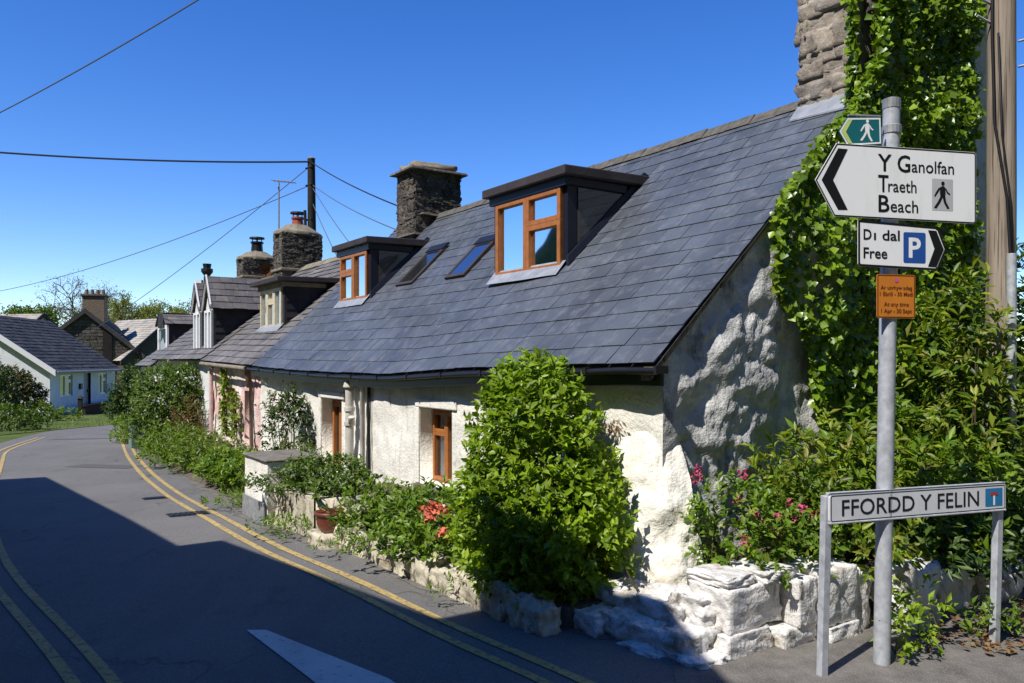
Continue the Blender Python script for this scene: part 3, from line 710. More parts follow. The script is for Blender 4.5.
# soil pipe and cables on the front wall
m = MB(H); m.tube([(4.94, -.10, .05), (4.94, -.10, 1.34)], .05, 14); sp = m.build('soil_pipe', 'cream_pipe', cot, smooth=True)
for z in (1.05, .88):
    m = MB(H); m.tube([(4.94, -.10, z), (4.94, -.10, z+.05)], .064, 14); m.build('pipe_collar', 'cream_pipe', sp, smooth=True)
m = MB(H); m.tube([(4.94, -.10, 1.33), (4.94, -.10, 1.345), (4.94, -.10, 1.42)], [.075, .075, .05], 14); m.build('pipe_cap', 'cream_pipe', sp, smooth=True); m = MB(H); m.tube([(4.94, -.1, .95), (4.86, -.11, .93), (4.84, -.12, .99)], .04, 10)
m.build('branch_pipe', 'cream_pipe', sp, smooth=True)
m = MB(H); m.tube([(4.66, -.06, .05), (4.66, -.06, 1.34), (4.6, -.13, 1.44)], .03, 10); m.build('downpipe', 'cream_pipe', cot, smooth=True)
m = MB(H)
for k in range(3): m.tube([(4.58-.03*k+.015*nz(z, k, 0, 3), -.03, z) for z in lin(.1, 1.45, .12)], .007, 5)
m.build('wall_cable', 'cable_black', cot)

# ================================================================== THE PINK COTTAGE
pk = thing('pink_cottage', 'old cottage with flaking pink render, weathered brown slates and a cream dormer', 'house', H(U1, 0, 0))
UP = 11.66
F = roofF(U1+.002, 3.72)
m = MB(H); slates(m, F, UP+.25-U1, LS, .17, .24, lift=.02)
m.add([(U1, VR, 3.71), (13.2, VR, 3.71), (13.2, 4.9, 1.4), (U1, 4.9, 1.4)], [(3, 2, 1, 0)], 1)
m.build('roof', ['old_slate', 'dark_slate'], pk)
m = MB(H)
for i in range(15):
    a = U1+.03+i*.3; b = a+.29; m.prism([(a, VR-.14, 3.62), (a, VR, 3.76), (a, VR+.14, 3.62)], [(b, VR-.14, 3.62), (b, VR, 3.755), (b, VR+.14, 3.62)])
m.build('ridge_tiles', 'cement', pk)
op = [(10.22, 10.72, .0, 1.16), (9.2, 9.62, -.1, 1.14)]
m = MB(H)
rough_grid(m, lambda s, t, o: (s, -o+.01, t), lin(U1, UP, .06), lin(-.9, WZ, .06), .045, 2.6, 5., op)
for a, b, c, d in op: m.add([(a, 0.01, c), (b, 0.01, c), (b, 0.01, d), (a, 0.01, d), (a+.02, .12, c), (b-.02, .12, c), (b-.02, .12, d-.02), (a+.02, .12, d-.02)], [(0, 1, 5, 4), (1, 2, 6, 5), (2, 3, 7, 6), (3, 0, 4, 7), (4, 5, 6, 7)], 1)
m.build('front_wall', ['pink_render', 'pink_render'], pk, smooth=True)
for a, b, c, d in op:
    m = MB(H); stone_face(m, lambda s, t, o: (a+.03+s, .118-o, c+t), b-a-.06, d-c-.03, course=(.06, .09), width=(.1, .2), proud=.012)
    m.build('blocked_window', 'brick_dark' if a > 10 else 'brown_stone', pk)
m = MB(H); us = lin(U1+.2, UP+.1, .3); m.tube([(u, V0-.035, eave(u)-.05) for u in us], .038, 8); m.build('gutter', 'cement', pk, smooth=True)
m = MB(H); m.tube([(11.5, -.07, -.3), (11.5, -.07, 1.5)], .035, 10); m.build('downpipe', 'pink_pipe', pk, smooth=True)
m = MB(H); m.tube([(9.02, -.05, .1), (9.02, -.06, 1.2), (9.02, -.08, 1.22), (9.02, -.12, 1.5)], [.03, .03, .05, .045], 10); m.build('rainwater_pipe', 'brown_stone', pk, smooth=True)
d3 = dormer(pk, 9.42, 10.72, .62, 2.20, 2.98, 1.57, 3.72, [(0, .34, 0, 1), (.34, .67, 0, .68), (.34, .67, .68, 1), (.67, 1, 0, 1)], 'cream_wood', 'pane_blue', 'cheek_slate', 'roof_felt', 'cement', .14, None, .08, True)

# ================================================================== THE WHITE HOUSE WITH GABLED DORMERS, AND THE LAST HOUSE
def plain_house(th, u0, u1, ze, zr, wallm, roofm, vf=.02, course=.18):
    ev = lambda u: ze
    m = MB(H); slates(m, roofF(u0, zr, ev), u1-u0, LS, course, .26, lift=.018)
    m.add([(u0, VR, zr-.01), (u1, VR, zr-.01), (u1, 4.9, ze-.2), (u0, 4.9, ze-.2)], [(3, 2, 1, 0)], 1); m.build('roof', [roofm, 'dark_slate'], th)
    m = MB(H); rough_grid(m, lambda s, t, o: (s, vf-o, t), lin(u0, u1, .1), lin(-1.2, ze+.08, .1), .03, 2., u0)
    m.add([(u1, vf, -1.2), (u1, 4.7, -1.2), (u1, 4.7, ze), (u1, VR, zr-.05), (u1, vf, ze)], [(0, 1, 2, 3, 4)]); m.add([(u0, 4.7, -1.2), (u1, 4.7, -1.2), (u1, 4.7, ze), (u0, 4.7, ze)], [(0, 1, 2, 3)]); m.build('front_wall', wallm, th, smooth=True)
    m = MB(H)
    a = u0
    while a < u1-.1: m.prism([(a, VR-.14, zr-.1), (a, VR, zr+.04), (a, VR+.14, zr-.1)], [(a+.29, VR-.14, zr-.1), (a+.29, VR, zr+.035), (a+.29, VR+.14, zr-.1)]); a += .3
    m.build('ridge_tiles', 'mortar', th)
h3 = thing('white_house', 'white terraced house with two narrow gabled dormers, beyond the pink cottage', 'house', H(UP+.1, 0, -.2))
plain_house(h3, UP+.26, 17.1, 1.66, 3.7, 'white_render', 'old_slate')
def gabled_dormer(th, u0, u1, vf, zb, ze, zr):
    zs = lambda v: 1.66+(3.7-1.66)*(v-V0)/(VR-V0)
    uc = (u0+u1)/2; ve = V0+(ze-1.66)/2.04*2.55; vr = V0+(zr-1.66)/2.04*2.55
    m = MB(H)
    for a, b in ((u0, u0+.06), (u1-.06, u1)):
        m.prism([(a, vf, zs(vf)-.4), (a, vf, ze), (a, ve+.1, ze), (a, ve+.1, ze-.2)], [(b, vf, zs(vf)-.4), (b, vf, ze), (b, ve+.1, ze), (b, ve+.1, ze-.2)])
    z = zs(vf)
    while z < ze-.03:
        v = vf
        while v < ve:
            l = random.uniform(.17, .26); b = min(v+l, ve)
            if zs((v+b)/2) < z+.12: m.add([(u0-.016, v+.003, z), (u0-.018, b-.003, z), (u0-.004, b-.003, z+.15), (u0-.004, v+.003, z+.15)], [(0, 1, 2, 3)])
            v += l
        z += .14
    dm = m.build('dormer', 'cheek_slate', th)
    m = MB(H); m.prism([(u0, vf-.01, ze-.1), (u1, vf-.01, ze-.1), (u1, vf-.01, ze), (uc, vf-.01, zr-.03), (u0, vf-.01, ze)], [(u0, vf+.06, ze-.1), (u1, vf+.06, ze-.1), (u1, vf+.06, ze), (uc, vf+.06, zr-.03), (u0, vf+.06, ze)])
    for s in (-1, 1):   # barge boards
        ue = uc+s*((u1-u0)/2+.09)
        m.hexa([(ue, vf-.09, ze-.14), (ue, vf-.06, ze-.14), (uc, vf-.06, zr-.02), (uc, vf-.09, zr-.02), (ue, vf-.09, ze+.0), (ue, vf-.06, ze+.0), (uc, vf-.06, zr+.07), (uc, vf-.09, zr+.07)])
    m.build('gable_board', 'white_upvc', dm)
    m = MB(H); hw = (u1-u0)/2+.1; sl = math.hypot(hw, zr-ze+.1)
    for s in (-1, 1):
        def FF(a, t, o, s=s): q = t/sl; return (uc+s*hw*(1-q)+s*o*.7, vf-.1+a if s < 0 else vf-.1+(vr-vf+.25)-a, ze-.08+(zr+.04-ze+.08)*q+o*.7)
        slates(m, FF, vr-vf+.25, sl, .16, .24, lift=.016, under=-.02)
    m.build('dormer_roof', ['old_slate', 'dark_slate'], dm)
    w = u1-u0; h = ze-.1-zb
    window(dm, lambda s, t, o: H(u1-s, vf-.0-o, zb+t), w, h, 'white_upvc', 'pane_blue', [(0, w/2, 0, h), (w/2, w, 0, h)], .05)
    m = MB(H); m.box(u0-.05, u1+.05, vf-.12, vf+.05, zb-.07, zb-.003); m.build('window_sill', 'white_upvc', dm)
    return dm
gabled_dormer(h3, 12.28, 12.82, .16, 1.80, 2.74, 3.28)['label'] = 'nearer gabled dormer'
gabled_dormer(h3, 13.2, 13.76, .16, 1.80, 2.74, 3.22)['label'] = 'farther gabled dormer'
def chimney(th, u0, u1, v0, v1, z0, z1, capz, potmat, potr, poth, label):
    c = rubble_box(u0, u1, v0, v1, z0, z1, H).build('chimney', ['dark_stone', 'mortar'], th); c['label'] = label
    uc, vc = (u0+u1)/2, (v0+v1)/2
    def ring(k, z, uh=(u1-u0)/2, vh=(v1-v0)/2): return [(uc+uh*k*math.cos(q)*1.18, vc+vh*k*math.sin(q)*1.18, z) for q in [math.pi*2*(i+.5)/12 for i in range(12)]]
    m = MB(H); m.prism(ring(1.12, z1-.03), ring(1.10, z1+.04)); m.build('chimney_cap', 'cement', c, bevel=.015); m = MB(H); m.prism(ring(1.08, z1+.043), ring(.5, capz)); m.build('mortar_dome', 'cement', c); m = MB(H); m.box(u0-.08, u1+.08, v0-.08, v1+.08, z0+.34, z0+.40); m.build('weathering_ledge', 'cement', c, bevel=.015)
    b = H(uc, vc, capz-.02); m = MB(); m.lathe(b, [(potr*1.1, 0), (potr, .05), (potr*.9, poth-.04), (potr*1.1, poth-.04), (potr*1.1, poth), (potr*.7, poth)], 14); p = m.build('chimney_pot', potmat, c, smooth=False)
    m = MB(); m.lathe((b[0], b[1], b[2]+poth+.08), [(.02, 0), (potr*1.3, .0), (potr*1.25, .035), (.02, .05)], 14)
    for i in range(4): q = math.pi/2*i+.4; x, y = b[0]+math.cos(q)*potr*.75, b[1]+math.sin(q)*potr*.75; m.tube([(x, y, b[2]+poth-.02), (x, y, b[2]+poth+.09)], .012, 5)
    m.build('cowl', 'dark_metal', p)
    return c
c2 = chimney(h3, 13.5, 14.05, 1.95, 2.8, 3.3, 4.5, 4.72, 'pot_red', .13, .2, 'taller chimney with a red pot')
c3 = chimney(h3, 16.5, 17.05, 1.95, 2.75, 3.4, 4.25, 4.45, 'black_plastic', .15, .28, 'lower chimney with a black pot')
m = MB(H); q = H(16.45, 2.2, 0)
cc = Vector((16.3, 2.40, 3.93))
m.add([cc]+[cc+Vector((-.10*(1-1)+.06, math.cos(a)*.17, math.sin(a)*.17)) if 0 else cc+Vector((-.08, math.cos(a)*.17, math.sin(a)*.17)) for a in [math.pi*2*i/16 for i in range(16)]], [(0, i+1, (i+1) % 16+1) for i in range(16)])
m.add([cc+Vector((.012, 0, 0))]+[cc+Vector((-.07, math.cos(a)*.175, math.sin(a)*.175)) for a in [math.pi*2*i/16 for i in range(16)]], [((i+1) % 16+1, i+1, 0) for i in range(16)])
dish = m.build('satellite_dish', 'rust', h3)
m = MB(H); m.tube([cc, (16.5, 2.45, 3.9)], .02, 6); m.tube([cc+Vector((0, 0, -.15)), cc+Vector((-.28, 0, -.05))], .012, 5); m.build('bracket', 'dark_metal', dish)
h4 = thing('end_house', 'last terrace house with a boxy slate dormer, half hidden behind the round hedge', 'house', H(17.1, 0, -.4))
plain_house(h4, 17.1, 19.3, 1.5, 3.4, 'white_render', 'old_slate')
m = MB(H); m.box(18.0, 19.2, .45, 2.0, 1.5, 2.62); d4 = m.build('dormer', 'cheek_slate', h4)
m = MB(H)
slates(m, lambda s, t, o: (17.9+t*.85-o*.3, .35+s, 2.58+t*.62+o*.9), 1.9, .5, .16, .24)
slates(m, lambda s, t, o: (19.3-t*.85+o*.3, 2.25-s, 2.58+t*.62+o*.9), 1.9, .5, .16, .24)
m.box(18.25, 18.95, .36, 2.3, 2.5, 2.885, 1); m.build('dormer_roof', ['old_slate', 'dark_slate'], d4)
m = MB(H); m.box(17.98, 18.14, .40, .447, 1.66, 2.56); m.box(19.06, 19.22, .40, .447, 1.66, 2.56); m.box(18.14, 19.06, .40, .447, 2.46, 2.56); m.box(18.14, 19.06, .4, .447, 1.66, 1.76); m.build('window', 'white_upvc', d4)
m = MB(H); m.box(18.15, 19.05, .43, .448, 1.77, 2.45); m.build('pane', 'pane_dark', d4)
b = H(18.85, 1.6, 2.8); m = MB(); m.tube([b, (b[0], b[1], 3.95)], .09, 10); fl = m.build('flue', 'dark_metal', h4)
m = MB(); m.lathe((b[0], b[1], 3.96), [(.07, 0), (.16, .12), (.16, .2), (.10, .22), (.12, .34)], 10); m.build('cowl', 'dark_metal', fl)
m = MB(); m.box(b[0]-.26, b[0]-.1, b[1]-.15, b[1], 3.4, 3.85); m.build('meter_box', 'white_upvc', fl)

# ================================================================== AERIAL, POLES, CABLES
q = H(13.2, 3.0, 3.6)
ar = thing('tv_aerial', 'thin television aerial mast beside the red potted chimney', 'aerial', q)
qx, qy = -5.95, 20.0
ar.location = (qx, qy, 3.)
m = MB(); m.tube([(qx, qy, 3.), (qx, qy, 6.2)], .022, 6); m.build('mast', 'grey_metal', ar)
m = MB(); m.tube([(qx-.12, qy-.1, 6.22), (qx+.5, qy-.3, 6.12)], .014, 5)
for i in range(7): k = i/6; x, y, z = qx-.1+.56*k, qy-.1-.18*k, 6.2-.09*k; m.tube([(x-.03, y-.12, z), (x+.03, y+.12, z)], .008, 4)
m.build('antenna', 'grey_metal', ar)
UX, UY = -6.37, 25.
up = thing('telegraph_pole', 'dark tarred telegraph pole rising behind the terrace chimneys', 'utility pole', (UX, UY, g(UY)))
m = MB(); m.tube([(UX, UY, g(UY)), (UX, UY, 4.), (UX-.03, UY, 8.05)], [.16, .15, .12], 12); m.build('pole', 'tarred_wood', up, smooth=True)
m = MB()
for z in (7.75, 7.2, 6.1, 5.6): m.tube([(UX-.2, UY-.02, z), (UX+.02, UY-.14, z+.03)], .03, 6)
m.tube([(UX-.15, UY-.1, 4.6), (UX-.2, UY-.13, 6.4)], .05, 6); m.box(UX-.28, UX-.1, UY-.2, UY-.1, 5.1, 5.5)
m.build('bracket', 'dark_metal', up)
m = MB(); m.lathe((UX-.03, UY, 8.05), [(.13, 0), (.135, .03), (.05, .08)], 10); m.build('cap', 'grey_metal', up)
def cable(label, a, b, sag, r, mat):
    a, b = Vector(a), Vector(b); mb = MB(); n = 24
    mb.tube([a.lerp(b, i/n)-Vector((0, 0, sag*4*(i/n)*(1-i/n))) for i in range(n+1)], r, 5)
    tag(mb.build('overhead_cable', mat), label, 'cable', 'overhead cables')
TOP = (UX-.03, UY-.1, 7.95)
def pt(px, py, Y): return ((px-512)/784*Y, Y, 1.65+(360-py)/784*Y)
cable('thick black cable running left from the telegraph pole top', TOP, pt(-220, 130, 24), .3, .03, 'cable_black')
cable('black cable dropping from the pole top towards the squat stone chimney', TOP, pt(436, 220, 13.4), .12, .016, 'cable_black')
cable('single cable crossing the top left corner of the sky', pt(-60, 142, 20), pt(240, -26, 13), .12, .014, 'cable_grey')
cable('thin cable falling left from the pole past the red pot and the black pot', (UX-.05, UY-.1, 7.8), pt(60, 350, 48), .35, .014, 'cable_grey')
cable('long thin cable sagging left from half-way up the pole', (UX-.05, UY-.1, 7.2), pt(-30, 296, 44), .5, .014, 'cable_grey')
cable('faint cable falling right from the pole to the cottage chimney', (UX+.05, UY-.1, 7.2), pt(402, 232, 14.5), .1, .012, 'cable_grey')
cable('short cable dropping steeply right from the pole behind the cottage ridge', (UX+.05, UY-.1, 7.1), pt(352, 246, 19), .06, .012, 'cable_grey')
cable('lowest cable slanting right from the pole to the ridge', (UX+.05, UY-.1, 6.6), pt(340, 262, 19.5), .05, .012, 'cable_grey')
# big wooden pole by the gable
WX, WY = 3.87, 6.2
wp = thing('telegraph_pole', 'stout weathered brown telegraph pole at the right edge, beside the ivy', 'utility pole', (WX, WY, 0))
m = MB(); m.tube([(WX-.02, WY, -.2), (WX, WY, 3.), (WX+.0, WY, 6.8)], [.110, .103, .095], 20); m.build('pole', 'pole_wood', wp, smooth=True)
m = MB(); m.tube([(WX-.105, WY-.06, 6.7), (WX-.11, WY-.06, 4.2), (WX-.10, WY-.075, 3.5), (WX-.03, WY-.12, 2.9), (WX+.0, WY-.125, 2.3), (WX-.015, WY-.125, .3)], .012, 6); m.tube([(WX-.08, WY-.09, 4.2), (WX-.06, WY-.105, 3.4), (WX-.01, WY-.125, 2.9), (WX+.02, WY-.125, 2.2)], .009, 6); m.build('pole_cable', 'cable_black', wp, smooth=True)
m = MB(); m.tube([(WX-.02, WY-.15, .1), (WX-.015, WY-.15, 2.47)], .035, 12); m.build('cable_guard', 'galvanised', wp, smooth=True)
m = MB()
for z in (4.15, 3.95): m.tube([(WX+.1, WY-.05, z), (WX+.25, WY-.08, z+.03), (WX+.28, WY-.08, z+.1)], .01, 6)
for z in (4.3, 4.45): m.tube([(WX-.1, WY-.03, z), (WX-.22, WY-.05, z+.05)], .01, 6)
m.build('pole_step', 'galvanised', wp)

# ================================================================== THE SIGNPOST
SO = Vector((1.97, 4.2, 0)); ang = math.radians(12); SR = Vector((math.cos(ang), math.sin(ang), 0)); SN = Vector((math.sin(ang), -math.cos(ang), 0))
def SF(off, O=SO, R=SR, Nn=SN): return lambda s, z, o: tuple(O+R*s+Nn*(off+o)+Vector((0, 0, z)))
def text_mesh(body, size, bold=0., squeeze=1.):
    cu = bpy.data.curves.new('lettering', 'FONT'); cu.body = body; cu.size = 1.; cu.offset = bold; cu.resolution_u = 3
    o = bpy.data.objects.new('lettering', cu); C.objects.link(o); dg = bpy.context.evaluated_depsgraph_get(); dg.update()
    me = bpy.data.meshes.new_from_object(o.evaluated_get(dg)); vs = [(v.co.x, v.co.y) for v in me.vertices]; fs = [tuple(p.vertices) for p in me.polygons]
    bpy.data.objects.remove(o); bpy.data.curves.remove(cu); bpy.data.meshes.remove(me)
    return vs, fs
def put_text(mb, body, s, z, h, w=None, bold=.012, o=.0016, m=0, align='L'):
    """cap height h, optional total width w, baseline at (s,z)"""
    vs, fs = text_mesh(body, 1, bold); cap = max(y for _, y in text_mesh('H', 1, bold)[0])
    x0 = min(x for x, _ in vs); x1 = max(x for x, _ in vs); k = h/cap; kx = k if w is None else w/(x1-x0)
    if align == 'C': s = s-(x1-x0)*kx/2
    mb.add([(s+(x-x0)*kx, z+y*k, o) for x, y in vs], fs, m); return s+(x1-x0)*kx
def plate(poly, F, parent, name, mats, t=.004, label=None):
    m = MB(F); n = len(poly)
    m.add([(s, z, 0) for s, z in poly]+[(s, z, -t) for s, z in poly], [tuple(range(n)), tuple(range(2*n-1, n-1, -1))]+[(i, n+i, n+(i+1) % n, (i+1) % n) for i in range(n)])
    o = m.build(name, mats, parent)
    if label: o['label'] = label
    return o
def inset(poly, d):
    c = [Vector(p) for p in poly]; n = len(c); out = []
    for i in range(n):
        a, b, e = c[i-1], c[i], c[(i+1) % n]; d1 = (b-a).normalized(); d2 = (e-b).normalized()
        n1 = Vector((-d1.y, d1.x)); n2 = Vector((-d2.y, d2.x)); bis = (n1+n2); out.append(tuple(b+bis*(d/max(.3, 1+n1.dot(n2)))))
    return out
def border(poly, F, parent, w, mat, o=.0008, gap=.004):
    a = inset(poly, gap); b = inset(poly, gap+w); n = len(poly); m = MB(F)
    m.add([(s, z, o) for s, z in a]+[(s, z, o) for s, z in b], [(i, (i+1) % n, n+(i+1) % n, n+i) for i in range(n)]); return m.build('border', mat, parent)
def flat(poly, F, parent, name, mat, o):
    m = MB(F)
    for p in poly: m.add([(s, z, o) for s, z in p], [tuple(range(len(p)))])
    return m.build(name, mat, parent)
def rounded(a, b, c, d, r=.015, n=4):
    out = []
    for cx, cy, st in ((b-r, d-r, 0), (a+r, d-r, 90), (a+r, c+r, 180), (b-r, c+r, 270)):
        for i in range(n+1): q = math.radians(st+90*i/n); out.append((cx+math.cos(q)*r, cy+math.sin(q)*r))
    return out
def walker(cx, cz, h):
    """striding pedestrian pictogram, height h, feet at cz: (head, figure pieces)"""
    S = lambda pts: [(cx+x*h, cz+y*h) for x, y in pts]
    head = S([(.02+.075*math.cos(q), .915+.08*math.sin(q)) for q in [2*math.pi*i/14 for i in range(14)]])
    body = S([(-.09, .44), (.12, .44), (.13, .62), (.10, .80), (.02, .83), (-.08, .79), (-.11, .6)])
    lf = S([(-.09, .44), (.03, .44), (-.09, .22), (-.25, .0), (-.36, .02), (-.33, .07), (-.2, .24)])
    rf = S([(0.0, .44), (.12, .44), (.16, .25), (.30, .02), (.20, -.0), (.06, .22)])
    la = S([(-.06, .79), (-.11, .68), (-.22, .53), (-.30, .42), (-.35, .45), (-.28, .58), (-.17, .74)])
    ra = S([(.08, .79), (.13, .68), (.19, .56), (.31, .50), (.33, .55), (.24, .61), (.17, .72)])
    return [head, body, lf, rf, la, ra]
def ccw(p):
    a = sum(p[i-1][0]*p[i][1]-p[i][0]*p[i-1][1] for i in range(len(p))); return p if a > 0 else p[::-1]
sg = thing('signpost', 'galvanised signpost carrying walking, beach and parking signs at the corner', 'signpost', (SO.x, SO.y, .02))
lean = SR*.06
m = MB(); b0 = SO+SR*.012
m.tube([b0+Vector((0, 0, 0)), b0+lean+Vector((0, 0, 3.02))], .043, 18); pole = m.build('pole', 'galvanised', sg, smooth=True)
m = MB(); q = b0+lean; m.lathe((q.x, q.y, 3.0), [(.046, 0), (.047, .05), (.02, .06)], 16); m.build('pole_cap', 'grey_metal', sg); m = MB(); m.lathe((q.x, q.y, 2.86), [(.045, 0), (.05, .005), (.05, .045), (.045, .05)], 16); m.build('pole_clamp', 'grey_metal', sg, smooth=False)
for z in (2.66, 2.47, 2.29, 2.18, 2.0):
    m = MB(SF(.0)); q = (z/3.02)*.06+.012; m.box(q-.03, q+.05, z-.012, z+.012, .0, .045); m.build('sign_clip', 'grey_metal', sg)
Fg = SF(.055)
# green footpath sign
pg = ccw([(-.285, 2.842), (-.235, 2.918), (-.034, 2.932), (-.03, 2.789), (-.234, 2.767)])
s = plate(pg, Fg, sg, 'footpath_sign', 'sign_green', label='small green walking sign pointing left')
border(pg, Fg, s, .008, 'sign_white')
flat([ccw([(-.27, 2.842), (-.228, 2.905), (-.205, 2.907), (-.243, 2.842), (-.205, 2.784), (-.228, 2.783)])], Fg, s, 'arrow', 'sign_lime', .0014)
flat([ccw(p) for p in walker(-.118, 2.80, .115)], Fg, s, 'pictogram', 'sign_white', .0014)
m = MB(SF(.02)); m.tube([(-.22, 2.935, .02), (-.02, 2.945, .01)], .006, 6); m.build('rail', 'grey_metal', s)
# big white direction sign
Fb = SF(.060)
pb = ccw([(-.425, 2.581), (-.300, 2.779), (.536, 2.777), (.548, 2.765), (.548, 2.400), (.536, 2.388), (-.315, 2.397)])
s = plate(pb, Fb, sg, 'direction_sign', 'sign_white', label='large white beach sign with black chevron')
border(pb, Fb, s, .007, 'sign_black', gap=.002)
flat([ccw([(-.388, 2.583), (-.292, 2.752), (-.236, 2.750), (-.322, 2.586), (-.236, 2.434), (-.292, 2.432)])], Fb, s, 'arrow', 'sign_black', .0014)
m = MB(Fb)
put_text(m, 'Y', -.058, 2.648, .088); put_text(m, 'G', .060, 2.648, .088, .078); put_text(m, 'anolfan', .146, 2.650, .064, .262, .006); m.build('lettering', 'sign_black', s); m = MB(Fb)
put_text(m, 'T', -.056, 2.538, .088, .062); put_text(m, 'raeth', .004, 2.540, .064, .172, .006); m.build('lettering', 'sign_black', s); m = MB(Fb)
put_text(m, 'B', -.054, 2.432, .088, .066); put_text(m, 'each', .018, 2.434, .064, .168, .006)
m.build('lettering', 'sign_black', s)
flat([rounded(.272, .402, 2.452, 2.622, .004)], Fb, s, 'panel', 'sign_pale', .0008)
flat([ccw(p) for p in walker(.336, 2.462, .148)], Fb, s, 'pictogram', 'sign_black', .0016)
# parking sign
Fp = SF(.056)
pp = ccw([(-.172, 2.385), (.300, 2.364), (.318, 2.352), (.366, 2.245), (.316, 2.140), (.30, 2.130), (-.160, 2.142), (-.172, 2.155)])
s = plate(pp, Fp, sg, 'parking_sign', 'sign_white', label='pale parking sign pointing right')
border(pp, Fp, s, .012, 'sign_black', gap=.0)
m = MB(Fp); put_text(m, 'D', -.140, 2.284, .054, .048, .016); put_text(m, '\u0131', -.078, 2.284, .054, .012, .016); put_text(m, 'dal', -.028, 2.283, .054, .105, .014); m.build('lettering', 'sign_black', s); m = MB(Fp); put_text(m, 'Free', -.140, 2.186, .056, .142, .014); m.build('lettering', 'sign_black', s)
pn = flat([rounded(.100, .236, 2.166, 2.330, .01)], Fp, s, 'panel', 'sign_blue', .0008)
m = MB(Fp); put_text(m, 'P', .132, 2.198, .104, .074, .025, .0016); m.build('symbol', 'sign_white', s)
flat([ccw([(.250, 2.345), (.302, 2.343), (.348, 2.245), (.302, 2.148), (.250, 2.150), (.290, 2.246)])], Fp, s, 'arrow', 'sign_black', .0014)
# orange time plate
Fo = SF(.050)
po = ccw(rounded(-.055, .178, 1.872, 2.104, .012))
s = plate(po, Fo, sg, 'time_plate', 'sign_orange', label='small orange plate with brown lettering')
border(po, Fo, s, .005, 'sign_brown_text', gap=.003)
for i, (tx, w) in enumerate((('Ar unrhyw adeg', .19), ('1 Ebrill - 30 Medi', .20), ('At any time', .15), ('1 Apr - 30 Sept', .185))):
    m = MB(Fo); put_text(m, tx, .062, (2.024, 1.990, 1.936, 1.900)[i], .021, w,   .012, .0016, align='C'); m.build('lettering', 'sign_brown_text', s)
flat([[(.062+.012*math.cos(q), 2.073+.012*math.sin(q)) for q in [2*math.pi*i/12 for i in range(12)]]], Fo, s, 'sticker', 'sticker_pink', .0018)

# ================================================================== STREET NAME PLATE
NO = Vector((1.597, 4.04, 0)); NR = Vector((.9326, .3609, 0)); NN = Vector((.3609, -.9326, 0))
np_ = thing('street_nameplate', 'white street nameplate on two grey posts in front of the signpost', 'street sign', (NO.x, NO.y, .02))
for s0, s1, zt in ((.0, .03, .95), (1.25, 1.285, .95)):
    m = MB(lambda a, b, c: tuple(NO+NR*a+NN*b+Vector((0, 0, c))))
    m.hexa([(s0-.022, -.02, 0), (s0+.022, -.02, 0), (s0+.022, .02, 0), (s0-.022, .02, 0), (s1-.022, -.02, zt), (s1+.022, -.02, zt), (s1+.022, .02, zt), (s1-.022, .02, zt)])
    m.build('post', 'galvanised', np_, bevel=.004)
def NF(s, z, o): return tuple(NO+NR*s+NN*(.032+o)+Vector((0, 0, z-.012*s)))
pl = ccw(rounded(.022, 1.300, .812, .960, .018))
s = plate(pl, NF, np_, 'name_plate', 'sign_grey_white', .012)
border(pl, NF, s, .005, 'sign_black', .0008, .006)
m = MB(NF); put_text(m, 'FFORDD Y FELIN', .100, .846, .082, .985, .006); m.build('lettering', 'sign_black', s)
pn = flat([rounded(1.136, 1.272, .836, .938, .003)], NF, s, 'panel', 'symbol_blue', .0010)
flat([[(1.197, .842), (1.212, .842), (1.212, .900), (1.197, .900)]], NF, s, 'symbol', 'sign_white', .0018)
flat([[(1.172, .898), (1.237, .898), (1.237, .916), (1.172, .916)]], NF, s, 'no_through_bar', 'symbol_red', .0026)
m = MB(NF); m.hexa([(.02, .945, -.03), (1.30, .945, -.03), (1.30, .945, -.014), (.02, .945, -.014), (.02, .968, -.03), (1.30, .968, -.03), (1.30, .968, .004), (.02, .968, .004)]); m.hexa([(.02, .806, -.03), (1.30, .806, -.03), (1.30, .806, .006), (.02, .806, .006), (.02, .82, -.03), (1.30, .82, -.03), (1.30, .815, .006), (.02, .815, .006)]); m.build('rail', 'galvanised', s, bevel=.003)

# ================================================================== LOW WALLS, EDGING, POT
gw = thing('garden_wall', 'low wall of big whitewashed boulders below the flowering bed', 'wall', H(-.95, 0, 0))
m = MB(H); k = 0
def R(u, v, z, ru, rv, rz, amp=.2, sq=.82): 
    global k; k += 1.7; m.rock((u, v, z), (ru, rv, rz), k, amp, 3, 0, sq)
def Q(v0, v1, z0, z1, back=0., ru=.15, amp=.13, sq=.93):
    global k; k += 1.7; vm = (v0+v1)/2; uu = -.80-.26*(vm+.42)/.94+ru*.75+back
    m.rock((uu+random.uniform(-.012, .012), vm, (z0+z1)/2), (ru, (v1-v0)*.49, (z1-z0)*.49), k, amp, 4, 0, sq)
for a in ((-.40, -.02, -.03, .15), (-.01, .28, -.03, .13), (.29, .60, -.03, .11)): Q(*a, amp=.10)
for a in ((-.36, .10, .145, .385), (.11, .27, .125, .40), (.28, .58, .10, .44)): Q(*a, .02, amp=.10)
for a in ((-.35, -.10, .385, .445), (-.09, .18, .38, .45)): Q(*a, .045, amp=.12)
m.hexa([(-.66, -.28, -.05), (-.50, -.28, -.05), (-.7, .62, -.05), (-.92, .56, -.05), (-.66, -.28, .36), (-.50, -.28, .36), (-.7, .62, .36), (-.92, .56, .36)], 1)
Q(.56, .74, -.03, .40, .10, .15, .2, .8)
def W2(u, v, z, ru, rv, rz, amp=.26, sq=.70):
    global k; k += 1.7; m.rock((u, v, z), (ru, rv, rz), k, amp, 4, 0, sq)
